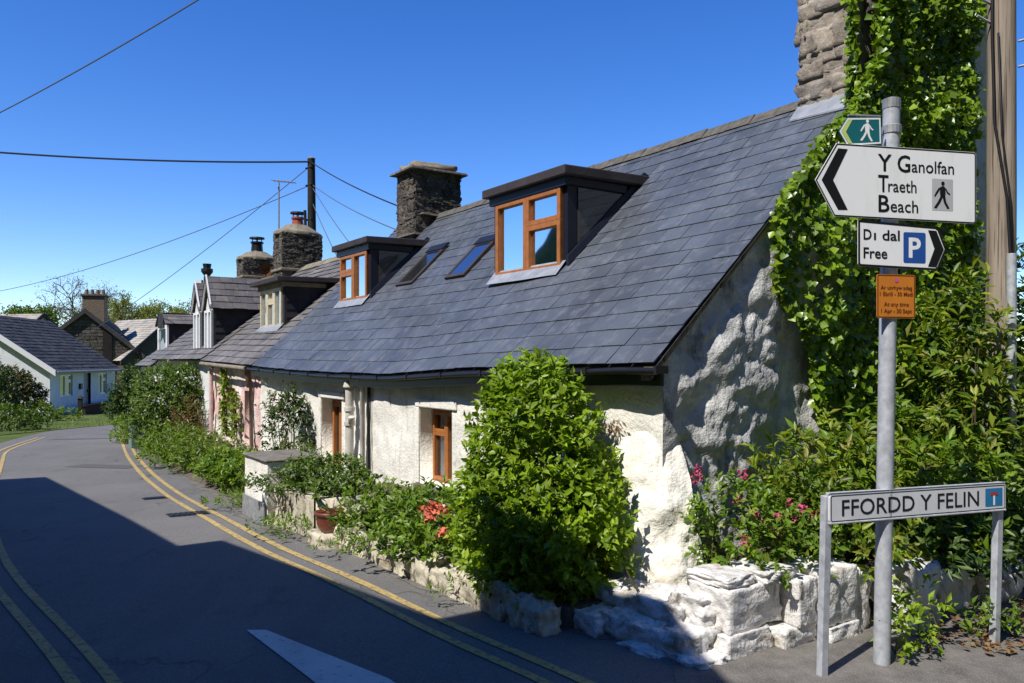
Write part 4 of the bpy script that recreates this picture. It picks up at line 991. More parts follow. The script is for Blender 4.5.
W2(-.60, -.46, .03, .21, .16, .13); W2(-.30, -.50, .02, .24, .15, .12); W2(-.02, -.60, .02, .19, .14, .12); W2(.20, -.74, .02, .15, .13, .10); W2(-.44, -.34, .14, .22, .15, .12); W2(-.76, -.50, -.02, .16, .13, .08); W2(-.10, -.36, .13, .22, .15, .12); W2(-.62, -.30, .22, .14, .14, .10); W2(-.5, -.62, -.02, .16, .09, .06)
m.build('wall_stones', ['stone_white', 'mortar'], gw, smooth=True)
for (u, v, z, r, lab) in [(-1.12, .98, .16, (.13, .18, .26), 'pale rounded boulder in the shade behind the signpost foot'), (-1.02, 1.5, .16, (.16, .24, .17), 'grey boulder under the bush behind the nameplate'), (-1.1, 2.05, .14, (.16, .28, .14), 'rough pale boulder behind the right nameplate post')]:
    th = thing('boulder', lab, 'boulder', H(u, v, 0)); m = MB(H); k += 2.1; m.rock((u, v, z), r, k, .3, 3, 0, .5); m.build('stone', 'stone_white', th, smooth=True)
# lumpy edging stones below the front bed
ed = thing('bed_edging', 'low cream edging of rough stones along the front flower bed', 'wall', H(1.2, -1, 0)); m = MB(H)
u = -.02
while u < 2.85:
    l = random.uniform(.16, .34); v = -.93-.12*(u/2.8); h = random.uniform(.10, .15); R(u+l/2, v, h*.6, l*.52, .09, h, .3, .75); u += l*.93
m.build('edging_stones', 'cream_wall', ed, smooth=True)
pw = thing('planter_wall', 'cream rendered garden wall with a flat grey coping beside the cottage', 'wall', H(4, -1.3, 0))
m = MB(H); rough_grid(m, lambda s, t, o: (s, -1.36-o, t), lin(3.98, 4.76, .06), lin(-.1, .64, .06), .015, 3., 2.)
rough_grid(m, lambda s, t, o: (3.98-o, s, t), lin(-1.36, -.85, .06), lin(-.1, .64, .06), .015, 3., 4.)
m.add([(4.76, -1.36, -.1), (4.76, -.85, -.1), (3.98, -.85, -.1), (4.76, -1.36, .64), (4.76, -.85, .64), (3.98, -.85, .64)], [(0, 1, 4, 3), (1, 2, 5, 4)])
m.build('wall_body', 'whitewash', pw, smooth=True)
m = MB(H); m.box(3.96, 4.79, -1.385, -.8, .642, .665); m.build('coping', 'coping_stone', pw, bevel=.01)
m = MB(H); m.box(4.0, 4.74, -1.392, -1.38, .02, .24); m.build('plinth', 'grey_metal', pw)
bw = thing('bed_wall', 'low cream wall in front of the dark bush, nearer than the coped wall', 'wall', H(3.4, -1.3, 0))
m = MB(H); rough_grid(m, lambda s, t, o: (s, -1.3+(3.98-s)*.12-o, t), lin(3.15, 3.97, .06), lin(-.05, .40, .05), .03, 3., 7.)
m.box(3.13, 3.18, -1.18, -.6, -.05, .38)
rough_grid(m, lambda s, t, o: (s, -1.3+(3.98-s)*.12+t, .40+o*.6), lin(3.15, 3.97, .06), lin(0, .14, .05), .03, 3., 8.)
m.build('wall_body', 'cream_wall', bw, smooth=True)
q = H(2.92, -1.12, .13); pt_ = thing('flower_pot', 'glazed red brown flower pot on a ledge below the dark bush', 'flower pot', q)
m = MB(); m.lathe(q, [(.095, 0), (.125, .05), (.138, .11), (.136, .145), (.152, .15), (.155, .175), (.14, .18), (.13, .155), (.02, .15)], 28); m.build('pot', 'terracotta', pt_, smooth=True)
m = MB(H); m.rock((2.92, -1.14, .03), (.2, .15, .10), 3.3, .2, 2, 0, .8); tag(m.build('pot_ledge', 'cream_wall', smooth=True), 'cream stone ledge carrying the glazed flower pot', 'stone ledge')
n = 26; a = unit(n); a[:, 2] = np.abs(a[:, 2]); leaf_mesh('dead_sprig', np.array(q)+np.array([0, 0, .15])+unit(n)*.04, a, unit(n), np.full(n, .12), np.full(n, .012), 'leaf_dead', pt_)

# ================================================================== PLANTS OF THE FRONT BED
def hb(u, v, dz): return HG(u, v, dz)
def off(du, dv, dz): return (D[0]*du+P[0]*dv, D[1]*du+P[1]*dv, dz)
shrub('shrub', 'big rounded bright green shrub at the cottage corner, reaching the eave', 'shrub', hb(.545, -.56, .1),
      [(off(.10, 0, .95), (.40, .40, .46)), (off(.0, 0, .55), (.52, .48, .44)), (off(-.30, -.05, .42), (.34, .34, .36)), (off(.16, .05, 1.25), (.27, .27, .26)), (off(.2, 0, .3), (.45, .42, .3)), (off(-.1, -.1, .12), (.4, .35, .2))],
      3000, 9, .10, .060, .032, 'leaf_bright', .5, .12, 10)
th = shrub('flowering_shrub', 'leafy shrub with coral flower heads left of the big rounded shrub', 'shrub', hb(1.72, -.72, .12),
      [(off(.1, 0, .14), (.40, .34, .26)), (off(-.35, -.1, .12), (.3, .28, .22)), (off(.3, .1, .22), (.26, .24, .2)), (off(0, -.2, .02), (.55, .3, .14))], 620, 9, .11, .065, .028, 'leaf_mid', .6, .1, 8)
flowers(th, [H(1.40, -.92, .56), H(1.47, -.95, .52), H(1.32, -.88, .53), H(1.38, -.98, .50), H(1.12, -1.0, .42)], .055, 'petal_coral', 40)
th = shrub('flowering_shrub', 'low shrub with flat cream umbels in front of the cottage window', 'shrub', hb(3.0, -.65, .12),
      [(off(.0, 0, .14), (.30, .30, .20)), (off(-.3, 0, .10), (.25, .26, .18)), (off(.1, -.15, .02), (.4, .3, .14)), (off(-.5, -.2, .06), (.35, .25, .2))], 480, 9, .10, .055, .028, 'leaf_mid', .6, .1, 8)
flowers(th, [H(2.62, -.98, .36), H(2.78, -.98, .34), H(2.95, -.97, .34), H(2.72, -1.0, .30)], .075, 'umbel', 34, flat=.25)
shrub('shrub', 'dark dense bush spilling over the low cream wall', 'shrub', hb(3.75, -.85, .34),
      [(off(.0, 0, .10), (.42, .38, .20)), (off(.3, -.1, .04), (.30, .34, .18)), (off(-.2, -.3, -.06), (.5, .2, .14)), (off(.15, -.42, -.08), (.4, .2, .2)), (off(-.35, -.1, .0), (.25, .3, .16))], 900, 8, .10, .055, .026, 'leaf_hedge', .6, .1, 8)
shrub('climbing_shrub', 'upright wall shrub between the soil pipe and the recessed door', 'shrub', hb(6.55, -.28, .3),
      [(off(0, 0, .45), (.28, .22, .5)), (off(.1, 0, .8), (.2, .16, .2))], 260, 8, .1, .06, .026, 'leaf_dark', .6, .1, 6)
th = shrub('climbing_rose', 'sparse red flowered climber against the stained wall', 'climber', hb(7.2, -.12, .3),
      [(off(0, 0, .6), (.25, .12, .6)), (off(.3, 0, .7), (.25, .1, .4))], 50, 6, .12, .05, .02, 'leaf_bronze', .4, .2, 7)
flowers(th, [H(7.0+random.uniform(-.1, .5), -.2, random.uniform(.8, 1.25)) for _ in range(9)], .035, 'petal_red', 14)
shrub('weed_patch', 'leafy weeds crowding the foot of the bed beside the soil pipe', 'weeds', hb(4.3, -.5, .3),
      [(off(0, 0, -.05), (.4, .3, .14)), (off(.6, .1, -.02), (.4, .3, .14)), (off(1.2, .1, .0), (.4, .3, .16)), (off(1.8, .1, .08), (.4, .3, .2))], 360, 8, .08, .05, .02, 'leaf_olive', .8, .1, 6)
for (u, v, w, nn, lab) in [(.75, -1.02, .25, 60, 'small weeds sprouting in shade at the edging below the big shrub'), (2.35, -1.16, .3, 90, 'low weeds at the road edge right of the flower pot'), (3.4, -1.42, .3, 110, 'low weeds along the foot of the cream bed wall'), (5.1, -1.38, .3, 130, 'weeds sprouting at the far end of the coped wall')]:
    shrub('weed_patch', lab, 'weeds', hb(u, v, .03), [((0, 0, .03), (w, w*.6, .10)), (off(.2, .05, .03), (w*.6, w*.4, .08))], nn, 6, .08, .045, .016, 'leaf_mid', .8, .1, 3, 'weeds at the road edge')
# overgrown verge beyond the coped wall
th = shrub('euphorbia', 'bushy fresh green clump at the road edge beyond the coped wall', 'shrub', hb(7.0, -.78, .12),
      [(off(0, 0, .08), (.5, .34, .22)), (off(-.5, -.05, .06), (.4, .3, .18)), (off(.5, 0, .1), (.4, .32, .2))], 420, 9, .11, .085, .04, 'leaf_mid', .6, .15, 5)
shrub('fern_clump', 'ragged olive undergrowth below the pink wall', 'undergrowth', hb(9.2, -.5, .12),
      [(off(0, 0, .08), (.8, .36, .17)), (off(-.9, .1, .08), (.6, .32, .17)), (off(1.2, 0, .1), (.8, .33, .2)), (off(2.0, 0, .12), (.6, .3, .26))], 720, 9, .12, .07, .02, 'leaf_olive', .8, .15, 10)
shrub('euphorbia', 'light green mound of leaves at the yellow lines, left of the ragged undergrowth', 'shrub', hb(10.2, -.82, .08),
      [(off(0, 0, .18), (.6, .3, .28)), (off(1.0, .05, .2), (.6, .28, .3)), (off(-1., 0, .15), (.5, .25, .22))], 420, 8, .12, .085, .03, 'leaf_mid', .7, .15, 5)
th = shrub('dry_stalks', 'brown dry stalks between the round hedge and the pink wall', 'dry plant', hb(11.9, -.35, .1), [(off(0, 0, .45), (.3, .2, .5)), (off(.3, 0, .3), (.3, .2, .4))], 150, 6, .22, .09, .012, 'leaf_dead', 1.2, 0, 10, stemmat='dead_stem')
m = MB(H)
for (u, z0, z1) in ((10.5, .3, 1.5), (9.85, .3, 1.12)):
    m.tube([(u+.1*nz(z, u, 0, 2.), -.05, z) for z in lin(z0, z1, .12)], .012, 5)
vt = thing('wall_creeper', 'pale green creeper hanging down the pink wall', 'climber', H(10.4, -.05, .3)); m.build('stem', 'stem', vt)
n = 420; uu = np.where(RNG.random(n) < .65, 10.5, 9.85); zz = .35+RNG.random(n)*np.where(uu > 10, 1.15, .8)
pts = np.array([H(a+RNG.normal()*.09, -.07-RNG.random()*.06, z) for a, z in zip(uu, zz)])
leaf_mesh('foliage', pts, unit(n)*.8+np.array([0, 0, -.6]), unit(n)*.5-np.array([P[0], P[1], -.3]), .06+.05*RNG.random(n), .05+.03*RNG.random(n), 'leaf_yellow', vt)
shrub('hanging_weed', 'dry brown tuft hanging on the white wall beside the buttress', 'weed', H(.42, -.06, 1.18), [((0, 0, -.02), (.05, .03, .10))], 22, 6, .07, .05, .012, 'leaf_dead', -.8, .4, 2, stemmat='dead_stem')
shrub('hanging_weed', 'few green leaves sprouting low on the white buttress', 'weed', H(-.15, -.42, .32), [((0, 0, .0), (.05, .05, .08))], 12, 5, .06, .05, .02, 'leaf_mid', .6, .1, 2)
# round hedge and neighbours
shrub('round_hedge', 'large rounded hedge bush standing in front of the last terrace houses', 'hedge', HG(13.2, -.42, .0),
      [(off(0, 0, 1.25), (.66, .5, .52)), (off(-.45, .05, .9), (.5, .42, .6)), (off(.6, -.05, 1.1), (.6, .48, .6)), (off(.2, 0, .55), (.8, .45, .5)), (off(1.2, .1, .9), (.6, .5, .7)), (off(-.3, .1, 1.5), (.36, .3, .28))], 1900, 8, .12, .075, .036, 'leaf_hedge', .5, .12, 14)
shrub('shrub', 'tall mixed dark bush behind the round hedge at the road bend', 'shrub', G(-15.2, 31.4), [((0, 0, 1.0), (.75, .7, .9)), ((.4, 0, 1.7), (.6, .6, .6)), ((-.3, 0, .6), (.7, .6, .6)), ((.8, .3, 1.2), (.6, .6, .8))], 800, 8, .2, .14, .06, 'leaf_dark', .5, .1, 10)
shrub('shrub', 'small light green bush at the road bend beside the green cabinet', 'shrub', HG(17.0, -.45), [((0, 0, .2), (.4, .3, .28)), ((-.4, .5, .25), (.4, .35, .28))], 220, 8, .15, .09, .04, 'leaf_mid', .6, .1, 4)
shrub('shrub', 'bright bush in front of the far stone house', 'shrub', G(-13.0, 34), [((0, 0, 1.3), (1.2, 1., 1.2)), ((.8, .3, 2.0), (.9, .8, .8))], 500, 8, .2, .15, .07, 'leaf_bright', .5, .1, 6)
th = thing('utility_cabinet', 'small grey green roadside cabinet tucked against the round hedge', 'cabinet', HG(15.4, -.72))
m = MB(H); b_ = g(H(15.4, -.72, 0)[1]); m.box(15.22, 15.58, -.86, -.6, b_, b_+.62); m.build('cabinet_body', 'green_paint', th, bevel=.012)
m = MB(H); m.box(15.19, 15.61, -.89, -.57, b_+.622, b_+.66); m.build('lid', 'green_paint', th, bevel=.008)

# ================================================================== IVY AND THE RIGHT-HAND BED
iv = thing('ivy', 'thick bright green ivy covering the gable and the tall chimney', 'ivy', H(-.1, 3, 0))
LEFT = [(0, 1.65), (1.1, 1.55), (1.57, 1.50), (2.1, 1.14), (2.47, .96), (2.75, 1.04), (3.05, 1.30), (3.4, 1.62), (3.75, 2.06), (4.1, 2.24), (5.0, 2.22), (6.6, 2.24)]
def vleft(z):
    for (a, x), (b, y) in zip(LEFT, LEFT[1:]):
        if z <= b: return x+(y-x)*(z-a)/(b-a)
    return LEFT[-1][1]
RIGHT = lambda z: 3.86 if z > 2.6 else 4.2
def ivy_pts(n, extra=.0):
    out = []
    while len(out) < n:
        z = random.uniform(.1, 6.5); l = vleft(z)+.10*nz(z, 0, 3, 3.)-.04; r = RIGHT(z)+.14*nz(z, 5, 3, 2.)
        v = l+(r-l)*random.random() if random.random() > .12 else l+abs(random.gauss(0, .12))
        dens = nz(v, z, 2., 1.6)+.5*nz(v, z, 8., 4.)
        if random.random() > .9+1.0*dens: continue
        dep = .06+.12*max(0, .5+nz(v, z, 5., 2.2)) + .09*max(0, nz(v, z, 1., 6.))
        out.append((v, z, dep*random.uniform(.45, 1.1)+.02))
    return out
q = ivy_pts(27000)
pts = np.array([H(-.07-d, v, z) for v, z, d in q]); n = len(pts)
outw = np.array([-D[0], -D[1], 0.])
sunv = np.array([-.43, -.42, .8]); nr = outw*.7+sunv*.9+RNG.normal(scale=.5, size=(n, 3)); ax = np.array([0, 0, -.75])+RNG.normal(scale=.55, size=(n, 3))+outw*.25
sz = .030+.032*RNG.random(n); leaf_mesh('foliage', pts, ax, nr, sz*1.25, sz*1.25, 'leaf_ivy', iv, .12)
# ivy turning the corner on to the stack's street face
n = 600; pts = []
while len(pts) < n:
    z = random.uniform(3.7, 6.4); w = .05+.05*nz(z, 1, 1, 2.); u = -.07+abs(random.gauss(0, .6))*max(.01, w)
    pts.append(H(u, 2.2-random.uniform(.02, .11), z))
pts = np.array(pts); nr = -np.array([P[0], P[1], -.5])+RNG.normal(scale=.5, size=(n, 3)); sz = .038+.03*RNG.random(n)
leaf_mesh('foliage', pts, np.array([0, 0, -.75])+RNG.normal(scale=.5, size=(n, 3)), nr, sz*1.25, sz*1.2, 'leaf_ivy', iv, .12)
m = MB(H)
for i in range(16):
    v = random.uniform(1.8, 4.0); z0 = .3; pts_ = []
    for j in range(14): pts_.append((-.10-.02*random.random(), v+.25*nz(j*.4, i, 0, 1.), z0+j*.32))
    m.tube([p for p in pts_ if p[1] > vleft(p[2])+.1] or pts_[:3], .014, 5)
m.build('stem', 'stem', iv)
# right-hand bed: things that grow between the low wall and the gable
th = shrub('valerian', 'leafy plant with pink flower spikes above the white boulder wall', 'flowering plant', hb(-.48, .18, .3),
      [(off(0, 0, .28), (.24, .30, .26)), (off(-.2, .3, .22), (.22, .28, .26)), (off(-.3, .02, .22), (.16, .28, .14)), (off(-.1, .6, .3), (.24, .3, .28))], 430, 8, .10, .055, .026, 'leaf_mid', .7, .1, 8)
flowers(th, [H(-.35, -.02, .96), H(-.36, -.03, .90), H(-.50, .22, .93), H(-.66, .30, .60), H(-.68, .33, .56), H(-.62, .52, .72), H(-.7, .45, .66), H(-.7, .1, .72), H(-.55, .12, .80), H(-.74, .62, .66), H(-.76, .78, .62), H(-.86, 1.0, .60), H(-.72, -.02, .58), H(-.78, .2, .70), H(-.8, .42, .74)], .032, 'petal_pink', 24, flat=1.3)
shrub('laurel_bush', 'yellow green bush with long leaves in the middle of the right bed', 'shrub', hb(-.55, 1.05, .3),
      [(off(0, 0, .5), (.34, .38, .36)), (off(-.2, .25, .4), (.36, .36, .36)), (off(.1, -.25, .55), (.24, .26, .2)), (off(-.25, -.1, .22), (.3, .4, .2))], 330, 10, .12, .085, .027, 'leaf_yellow', .6, .15, 8)
shrub('laurel_bush', 'glossy green bush behind the nameplate, under the orange plate', 'shrub', hb(-.75, 1.65, .28),
      [(off(0, 0, .35), (.36, .4, .4)), (off(-.1, .4, .4), (.36, .4, .4)), (off(.15, .1, .7), (.3, .36, .3)), (off(-.3, .1, .1), (.25, .4, .2))], 300, 9, .13, .09, .034, 'leaf_mid', .6, .15, 8)
shrub('shrub', 'tall glossy long leaved shrub rising right of the parking sign', 'shrub', hb(-.80, 2.35, .2),
      [(off(0, 0, .8), (.30, .40, .45)), (off(.05, .1, 1.5), (.26, .34, .45)), (off(-.05, .35, 1.1), (.30, .38, .6)), (off(0, .0, .35), (.36, .42, .3))], 230, 10, .19, .105, .034, 'leaf_yellow', .7, .15, 24)
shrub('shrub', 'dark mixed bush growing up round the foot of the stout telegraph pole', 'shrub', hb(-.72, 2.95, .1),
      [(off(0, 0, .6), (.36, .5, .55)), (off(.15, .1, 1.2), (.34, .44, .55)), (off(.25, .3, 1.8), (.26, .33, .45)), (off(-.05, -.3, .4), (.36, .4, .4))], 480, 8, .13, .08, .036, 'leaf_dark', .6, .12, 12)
shrub('shrub', 'loose light green sprays at the right edge in front of the stout pole', 'shrub', hb(-1.2, 3.0, .1),
      [(off(0, 0, .8), (.2, .3, .7)), (off(0, .2, 1.5), (.2, .25, .5))], 130, 9, .2, .10, .03, 'leaf_yellow', .8, .15, 9)
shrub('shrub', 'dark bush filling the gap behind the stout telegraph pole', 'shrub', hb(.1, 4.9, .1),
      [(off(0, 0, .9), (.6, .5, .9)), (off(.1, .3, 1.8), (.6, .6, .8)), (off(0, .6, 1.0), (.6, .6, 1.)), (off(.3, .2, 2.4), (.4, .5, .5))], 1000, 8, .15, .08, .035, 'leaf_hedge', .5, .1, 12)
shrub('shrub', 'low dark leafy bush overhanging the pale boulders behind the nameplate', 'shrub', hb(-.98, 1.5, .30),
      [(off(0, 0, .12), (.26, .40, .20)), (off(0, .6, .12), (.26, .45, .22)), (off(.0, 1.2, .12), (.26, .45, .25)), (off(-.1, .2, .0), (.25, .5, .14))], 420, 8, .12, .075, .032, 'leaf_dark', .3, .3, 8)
for (u, v, h, nn, mt, lab) in [(-1.43, .42, .22, 26, 'leaf_bright', 'bright green seedling at the foot of the signpost'), (-1.38, .68, .30, 30, 'leaf_bright', 'leafy green sprig against the shaded boulder'), (-1.55, 1.05, .14, 20, 'leaf_mid', 'small weed left of the right nameplate post'), (-1.62, 1.28, .18, 24, 'leaf_mid', 'weed sprouting right of the right nameplate post')]:
    shrub('weed', lab, 'weed', hb(u, v, .02), [((0, 0, h*.6), (.09, .09, h*.6))], nn, 6, .08, .055, .022, mt, .6, .1, 4, 'weeds on the gritty pavement')
n = 240; pts = np.array([HG(random.uniform(-1.75, -1.3), random.uniform(.8, 2.2), .04+.01*random.random()) for _ in range(n)]); 
o = leaf_mesh('leaf_litter', pts, unit(n)*np.array([1, 1, .2]), unit(n)*.4+np.array([0, 0, 1.]), .03+.04*RNG.random(n), .02+.02*RNG.random(n), 'leaf_dead'); o['kind'] = 'stuff'
# verge grass
n = 5200; pp_ = []
while len(pp_) < n:
    u = random.uniform(5., 20.); v = -1.12+.06*(u-6)*.9*(u > 6)+random.random()*.5
    pp_.append(HG(u, min(v, -.1), .03))
for _ in range(2200): 
    x, y = random.uniform(-24, -12), random.uniform(21, 36); pp_.append(G(x, y, .01))
pp_ = [p for p in pp_ if not (p[1] > 20 and p[0] > -14.3 and p[1] < 30 and p[0] < -10.4)]
pp_ = np.array(pp_); n = len(pp_); a = unit(n)*.5+np.array([0, 0, 1.]); o = leaf_mesh('verge_grass', pp_, a, unit(n), .06+.10*RNG.random(n), np.full(n, .012)+.01*RNG.random(n), 'grass_blade'); o['kind'] = 'stuff'

# ================================================================== FAR END: BUNGALOW, STONE HOUSE, HEDGES, TREES
BX, BY = -22.4, 38.
bg = thing('bungalow', 'white bungalow with a dark tiled roof at the bend of the road', 'house', (BX, BY, g(BY)))
ax_ = Vector((-.15, .989, 0)); px_ = Vector((-.989, -.15, 0)); gz = g(BY)
def BF(a, b, z): q = Vector((BX, BY, gz))+ax_*a+px_*b; return (q.x, q.y, q.z+z)   # a along the facade (away), b into the house
Lf, Wd, Eh, Rh = 9.0, 7.4, 2.25, 4.9
m = MB(BF)
ops = [(1.2, 2.7, .85, 1.95), (4.2, 5.2, 0., 2.0), (6.4, 7.6, .75, 1.95)]
rough_grid(m, lambda s, t, o: (s, 0, t), [0, Lf], [-.6, Eh], 0, 1, 0, ops)
m.add([(0, 0, -.6), (0, Wd, -.6), (0, Wd, Eh), (0, Wd/2, Rh), (0, 0, Eh)], [(0, 1, 2, 3, 4)]); m.add([(Lf, 0, -.6), (Lf, Wd, -.6), (Lf, Wd, Eh), (Lf, Wd/2, Rh), (Lf, 0, Eh)], [(4, 3, 2, 1, 0)]); m.add([(0, Wd, -.6), (Lf, Wd, -.6), (Lf, Wd, Eh), (0, Wd, Eh)], [(0, 1, 2, 3)])
m.build('wall', 'bungalow_white', bg)
m = MB(BF); sl = math.hypot(Wd/2+.35, Rh-Eh+.25); sn = (Wd/2+.35)/sl; cs = (Rh-Eh+.25)/sl
slates(m, lambda s, t, o: (Lf+.15-s, -.35+t*sn-o*cs, Eh-.25+.12+t*cs+o*sn), Lf+.4, sl, .3, .35, lift=.03)
slates(m, lambda s, t, o: (s-.25, Wd+.35-t*sn+o*cs, Eh-.25+.12+t*cs+o*sn), Lf+.4, sl, .3, .35, lift=.03)
m.build('roof', ['dark_slate', 'dark_slate'], bg)
m = MB(BF)
for sgn in (0, 1):
    e0 = -.38 if not sgn else Wd+.38
    m.hexa([(-.34, e0, Eh-.33), (-.26, e0, Eh-.33), (-.26, Wd/2, Rh-.12), (-.34, Wd/2, Rh-.12), (-.34, e0, Eh-.05), (-.26, e0, Eh-.05), (-.26, Wd/2, Rh+.15), (-.34, Wd/2, Rh+.15)])
m.build('bargeboard', 'white_upvc', bg)
m = MB(BF); m.tube([(-.25, -.42, Eh-.14), (Lf+.2, -.42, Eh-.14)], .06, 8); m.build('gutter', 'grey_metal', bg)
for a, b, c, d in (ops[0], ops[2]):
    w = b-a; h = d-c
    f = window(bg, lambda s, t, o, a=a, c=c: BF(a+s, .1-o, c+t), w, h, 'white_upvc', 'pane_dark', [(0, w/2, 0, h), (w/2, w, 0, h*.7), (w/2, w, h*.7, h)], .08, .06)
m = MB(BF); m.box(4.2, 5.2, .12, .17, 0, 2.0); dr = m.build('door', 'grey_door', bg); m = MB(BF); m.box(5.0, 5.06, .06, .118, .95, 1.1); m.build('handle', 'dark_metal', dr)
m = MB(BF); m.box(3.55, 3.8, -.1, -.003, 1.15, 1.45); m.build('letterbox', 'dark_metal', bg)
m = MB(BF); m.box(-.05, -.003, 1.2, 2.9, .4, 1.4); f = m.build('gable_window', 'white_upvc', bg); m = MB(BF); m.box(-.06, -.052, 1.3, 2.0, .5, 1.3); m.box(-.06, -.052, 2.1, 2.8, .5, 1.3); m.build('pane', 'pane_dark', f)
m = MB(BF); m.box(1.4, 2.1, 5.1, 5.8, Rh-1.2, Rh+.45); m.build('chimney', 'cement', bg)
fw = thing('garden_wall', 'low dark brick wall in front of the white bungalow', 'wall', BF(4, -1.2, 0))
m = MB(BF); m.box(.3, 9.5, -1.5, -1.25, -.5, .42); stone_face(m, lambda s, t, o: (9.5-s, -1.5-o, -.3+t), 9.2, .72, course=(.11, .13), width=(.3, .4), proud=.012); m.build('wall_body', 'brick_dark', fw)
m = MB(BF); m.box(.25, 9.55, -1.55, -1.2, .423, .48); m.build('coping', 'brick_dark', fw)
gp = thing('gate_post', 'short dark timber post at the end of the bungalow wall', 'post', BF(-.6, -1.6, 0)); m = MB(BF); m.box(-.7, -.5, -1.7, -1.5, -.5, .85); m.build('post', 'tarred_wood', gp, bevel=.02); m = MB(BF); m.prism([(-.74, -1.74, .853), (-.46, -1.74, .853), (-.46, -1.46, .853), (-.74, -1.46, .853)], [(-.62, -1.62, .98), (-.58, -1.62, .98), (-.58, -1.58, .98), (-.62, -1.58, .98)]); m.build('cap', 'tarred_wood', gp)
# stone gabled house beyond
def far_house(name, label, x, y, rot, W, L, eh, rh, wallm, roofm, stone=False, vergem='dark_slate', z0=None):
    """gable faces the camera; W across the gable, L deep"""
    z0 = g(y) if z0 is None else z0; th = thing(name, label, 'house', (x, y, z0)); ca, sa = math.cos(rot), math.sin(rot)
    def XF(a, b, z): return (x+a*ca-b*sa, y+a*sa+b*ca, z0+z)
    m = MB(XF); hw = W/2
    m.add([(-hw, 0, -.5), (hw, 0, -.5), (hw, 0, eh), (0, 0, rh), (-hw, 0, eh), (-hw, L, -.5), (hw, L, -.5), (hw, L, eh), (0, L, rh), (-hw, L, eh)], [(0, 1, 2, 3, 4), (9, 8, 7, 6, 5), (1, 6, 7, 2), (5, 0, 4, 9)], 1 if stone else 0)
    if stone:
        rows_ = 0; z = 0
        while z < rh-.3:
            hwz = hw if z < eh else hw*(rh-z-.2)/(rh-eh)
            stone_face(m, lambda s, t, o, z=z, hwz=hwz: (-hwz+s, -o, z+t), 2*hwz, .24, course=(.22, .25), width=(.3, .8), proud=.05, m=0); z += .24
    m.build('wall', [wallm, 'mortar'] if stone else wallm, th)
    m = MB(XF); sl = math.hypot(hw+.25, rh-eh+.2); sn = (hw+.25)/sl; cs = (rh-eh+.2)/sl
    slates(m, lambda s, t, o: (hw+.25-t*sn+o*cs, -.15+s, eh-.12+t*cs+o*sn), L+.3, sl, .28, .36, lift=.03)
    slates(m, lambda s, t, o: (-hw-.25+t*sn-o*cs, L+.15-s, eh-.12+t*cs+o*sn), L+.3, sl, .28, .36, lift=.03)
    m.build('roof', [roofm, 'dark_slate'], th)
    m = MB(XF)
    for s in (-1, 1):
        e = s*(hw+.35); m.hexa([(e, -.3, eh-.42), (e, -.18, eh-.42), (0, -.18, rh-.15), (0, -.3, rh-.15), (e, -.3, eh-.1), (e, -.18, eh-.1), (0, -.18, rh+.2), (0, -.3, rh+.2)])
    m.build('bargeboard', vergem, th)
    return th, XF
st, XF = far_house('stone_house', 'grey stone house with a steep dark edged gable beyond the bungalow', -31.0, 57., .3, 7.2, 6., 1.9, 4.95, 'dark_stone', 'dark_slate', True, z0=.25)
m = MB(XF); m.box(-.4, 1.1, .8, 2.0, 4.2, 6.1); c = m.build('chimney', 'brown_stone', st, bevel=.03); m = MB(XF); m.box(-.5, 1.2, .7, 2.1, 6.103, 6.25); m.build('chimney_cap', 'dark_stone', c, bevel=.03)
m = MB()
for i in range(4): q = XF(-.2+.37*i, 1.4, 6.25); m.lathe(q, [(.14, 0), (.11, .35), (.13, .36), (.08, .4)], 10)
m.build('chimney_pot', 'brown_stone', c)
m = MB(XF); m.box(1.15, 1.75, -.14, -.06, -.5, 3.6); m.build('drainpipe', 'tarred_wood', st)
p1, XF = far_house('pale_roofed_house', 'house with a broad pale lichened roof right of the stone gable', -26.2, 60., .95, 7.2, 7.5, 1.6, 4.7, 'dark_stone', 'pale_slate', z0=.1)
m = MB(XF); m.box(-3.6, -2.6, 4.2, 5.2, 3., 6.2); c = m.build('chimney', 'white_render', p1, bevel=.03)
m = MB()
for i in range(2): q = XF(-3.35+.5*i, 4.7, 6.2); m.lathe(q, [(.16, 0), (.13, .4), (.15, .42), (.1, .46)], 10)
m.build('chimney_pot', 'pot_red', c)
far_house('pale_roofed_house', 'pale roof with a dark triangular gable just left of the terrace end', -25.2, 66., .9, 6.0, 7., 1.8, 5.0, 'dark_stone', 'pale_slate', z0=-.1)
far_house('pale_roofed_house', 'low pale roof peeping over the bungalow ridge', -42., 70., 1.4, 7., 9., 2.6, 5.3, 'white_render', 'pale_slate', z0=.4)
# hedges on the left
shrub('hedge', 'low clipped hedge at the left road edge', 'hedge', G(-16.2, 24.8), [((0, 0, .3), (1.1, .8, .42)), ((-1.3, 0, .4), (1.1, .9, .55)), ((.7, .6, .15), (.4, .4, .25)), ((-2.6, 0, .5), (1.1, .9, .65))], 900, 8, .16, .11, .05, 'leaf_hedge', .5, .1, 8)
shrub('shrub', 'bronze and green shrub at the near corner of the white bungalow', 'shrub', G(-20.9, 33.), [((0, 0, 1.0), (.8, .7, 1.0)), ((.45, .3, .7), (.6, .5, .7)), ((-.3, 0, 1.6), (.6, .5, .5))], 900, 8, .2, .14, .06, 'leaf_bronze', .5, .1, 10)
shrub('shrub', 'dark tall bush at the left edge of the picture by the bungalow gable', 'shrub', G(-19.8, 30.), [((0, 0, 1.1), (.7, .7, 1.2)), ((-.9, 0, 1.3), (1.0, .9, 1.3))], 700, 8, .2, .13, .06, 'leaf_dark', .5, .1, 8)
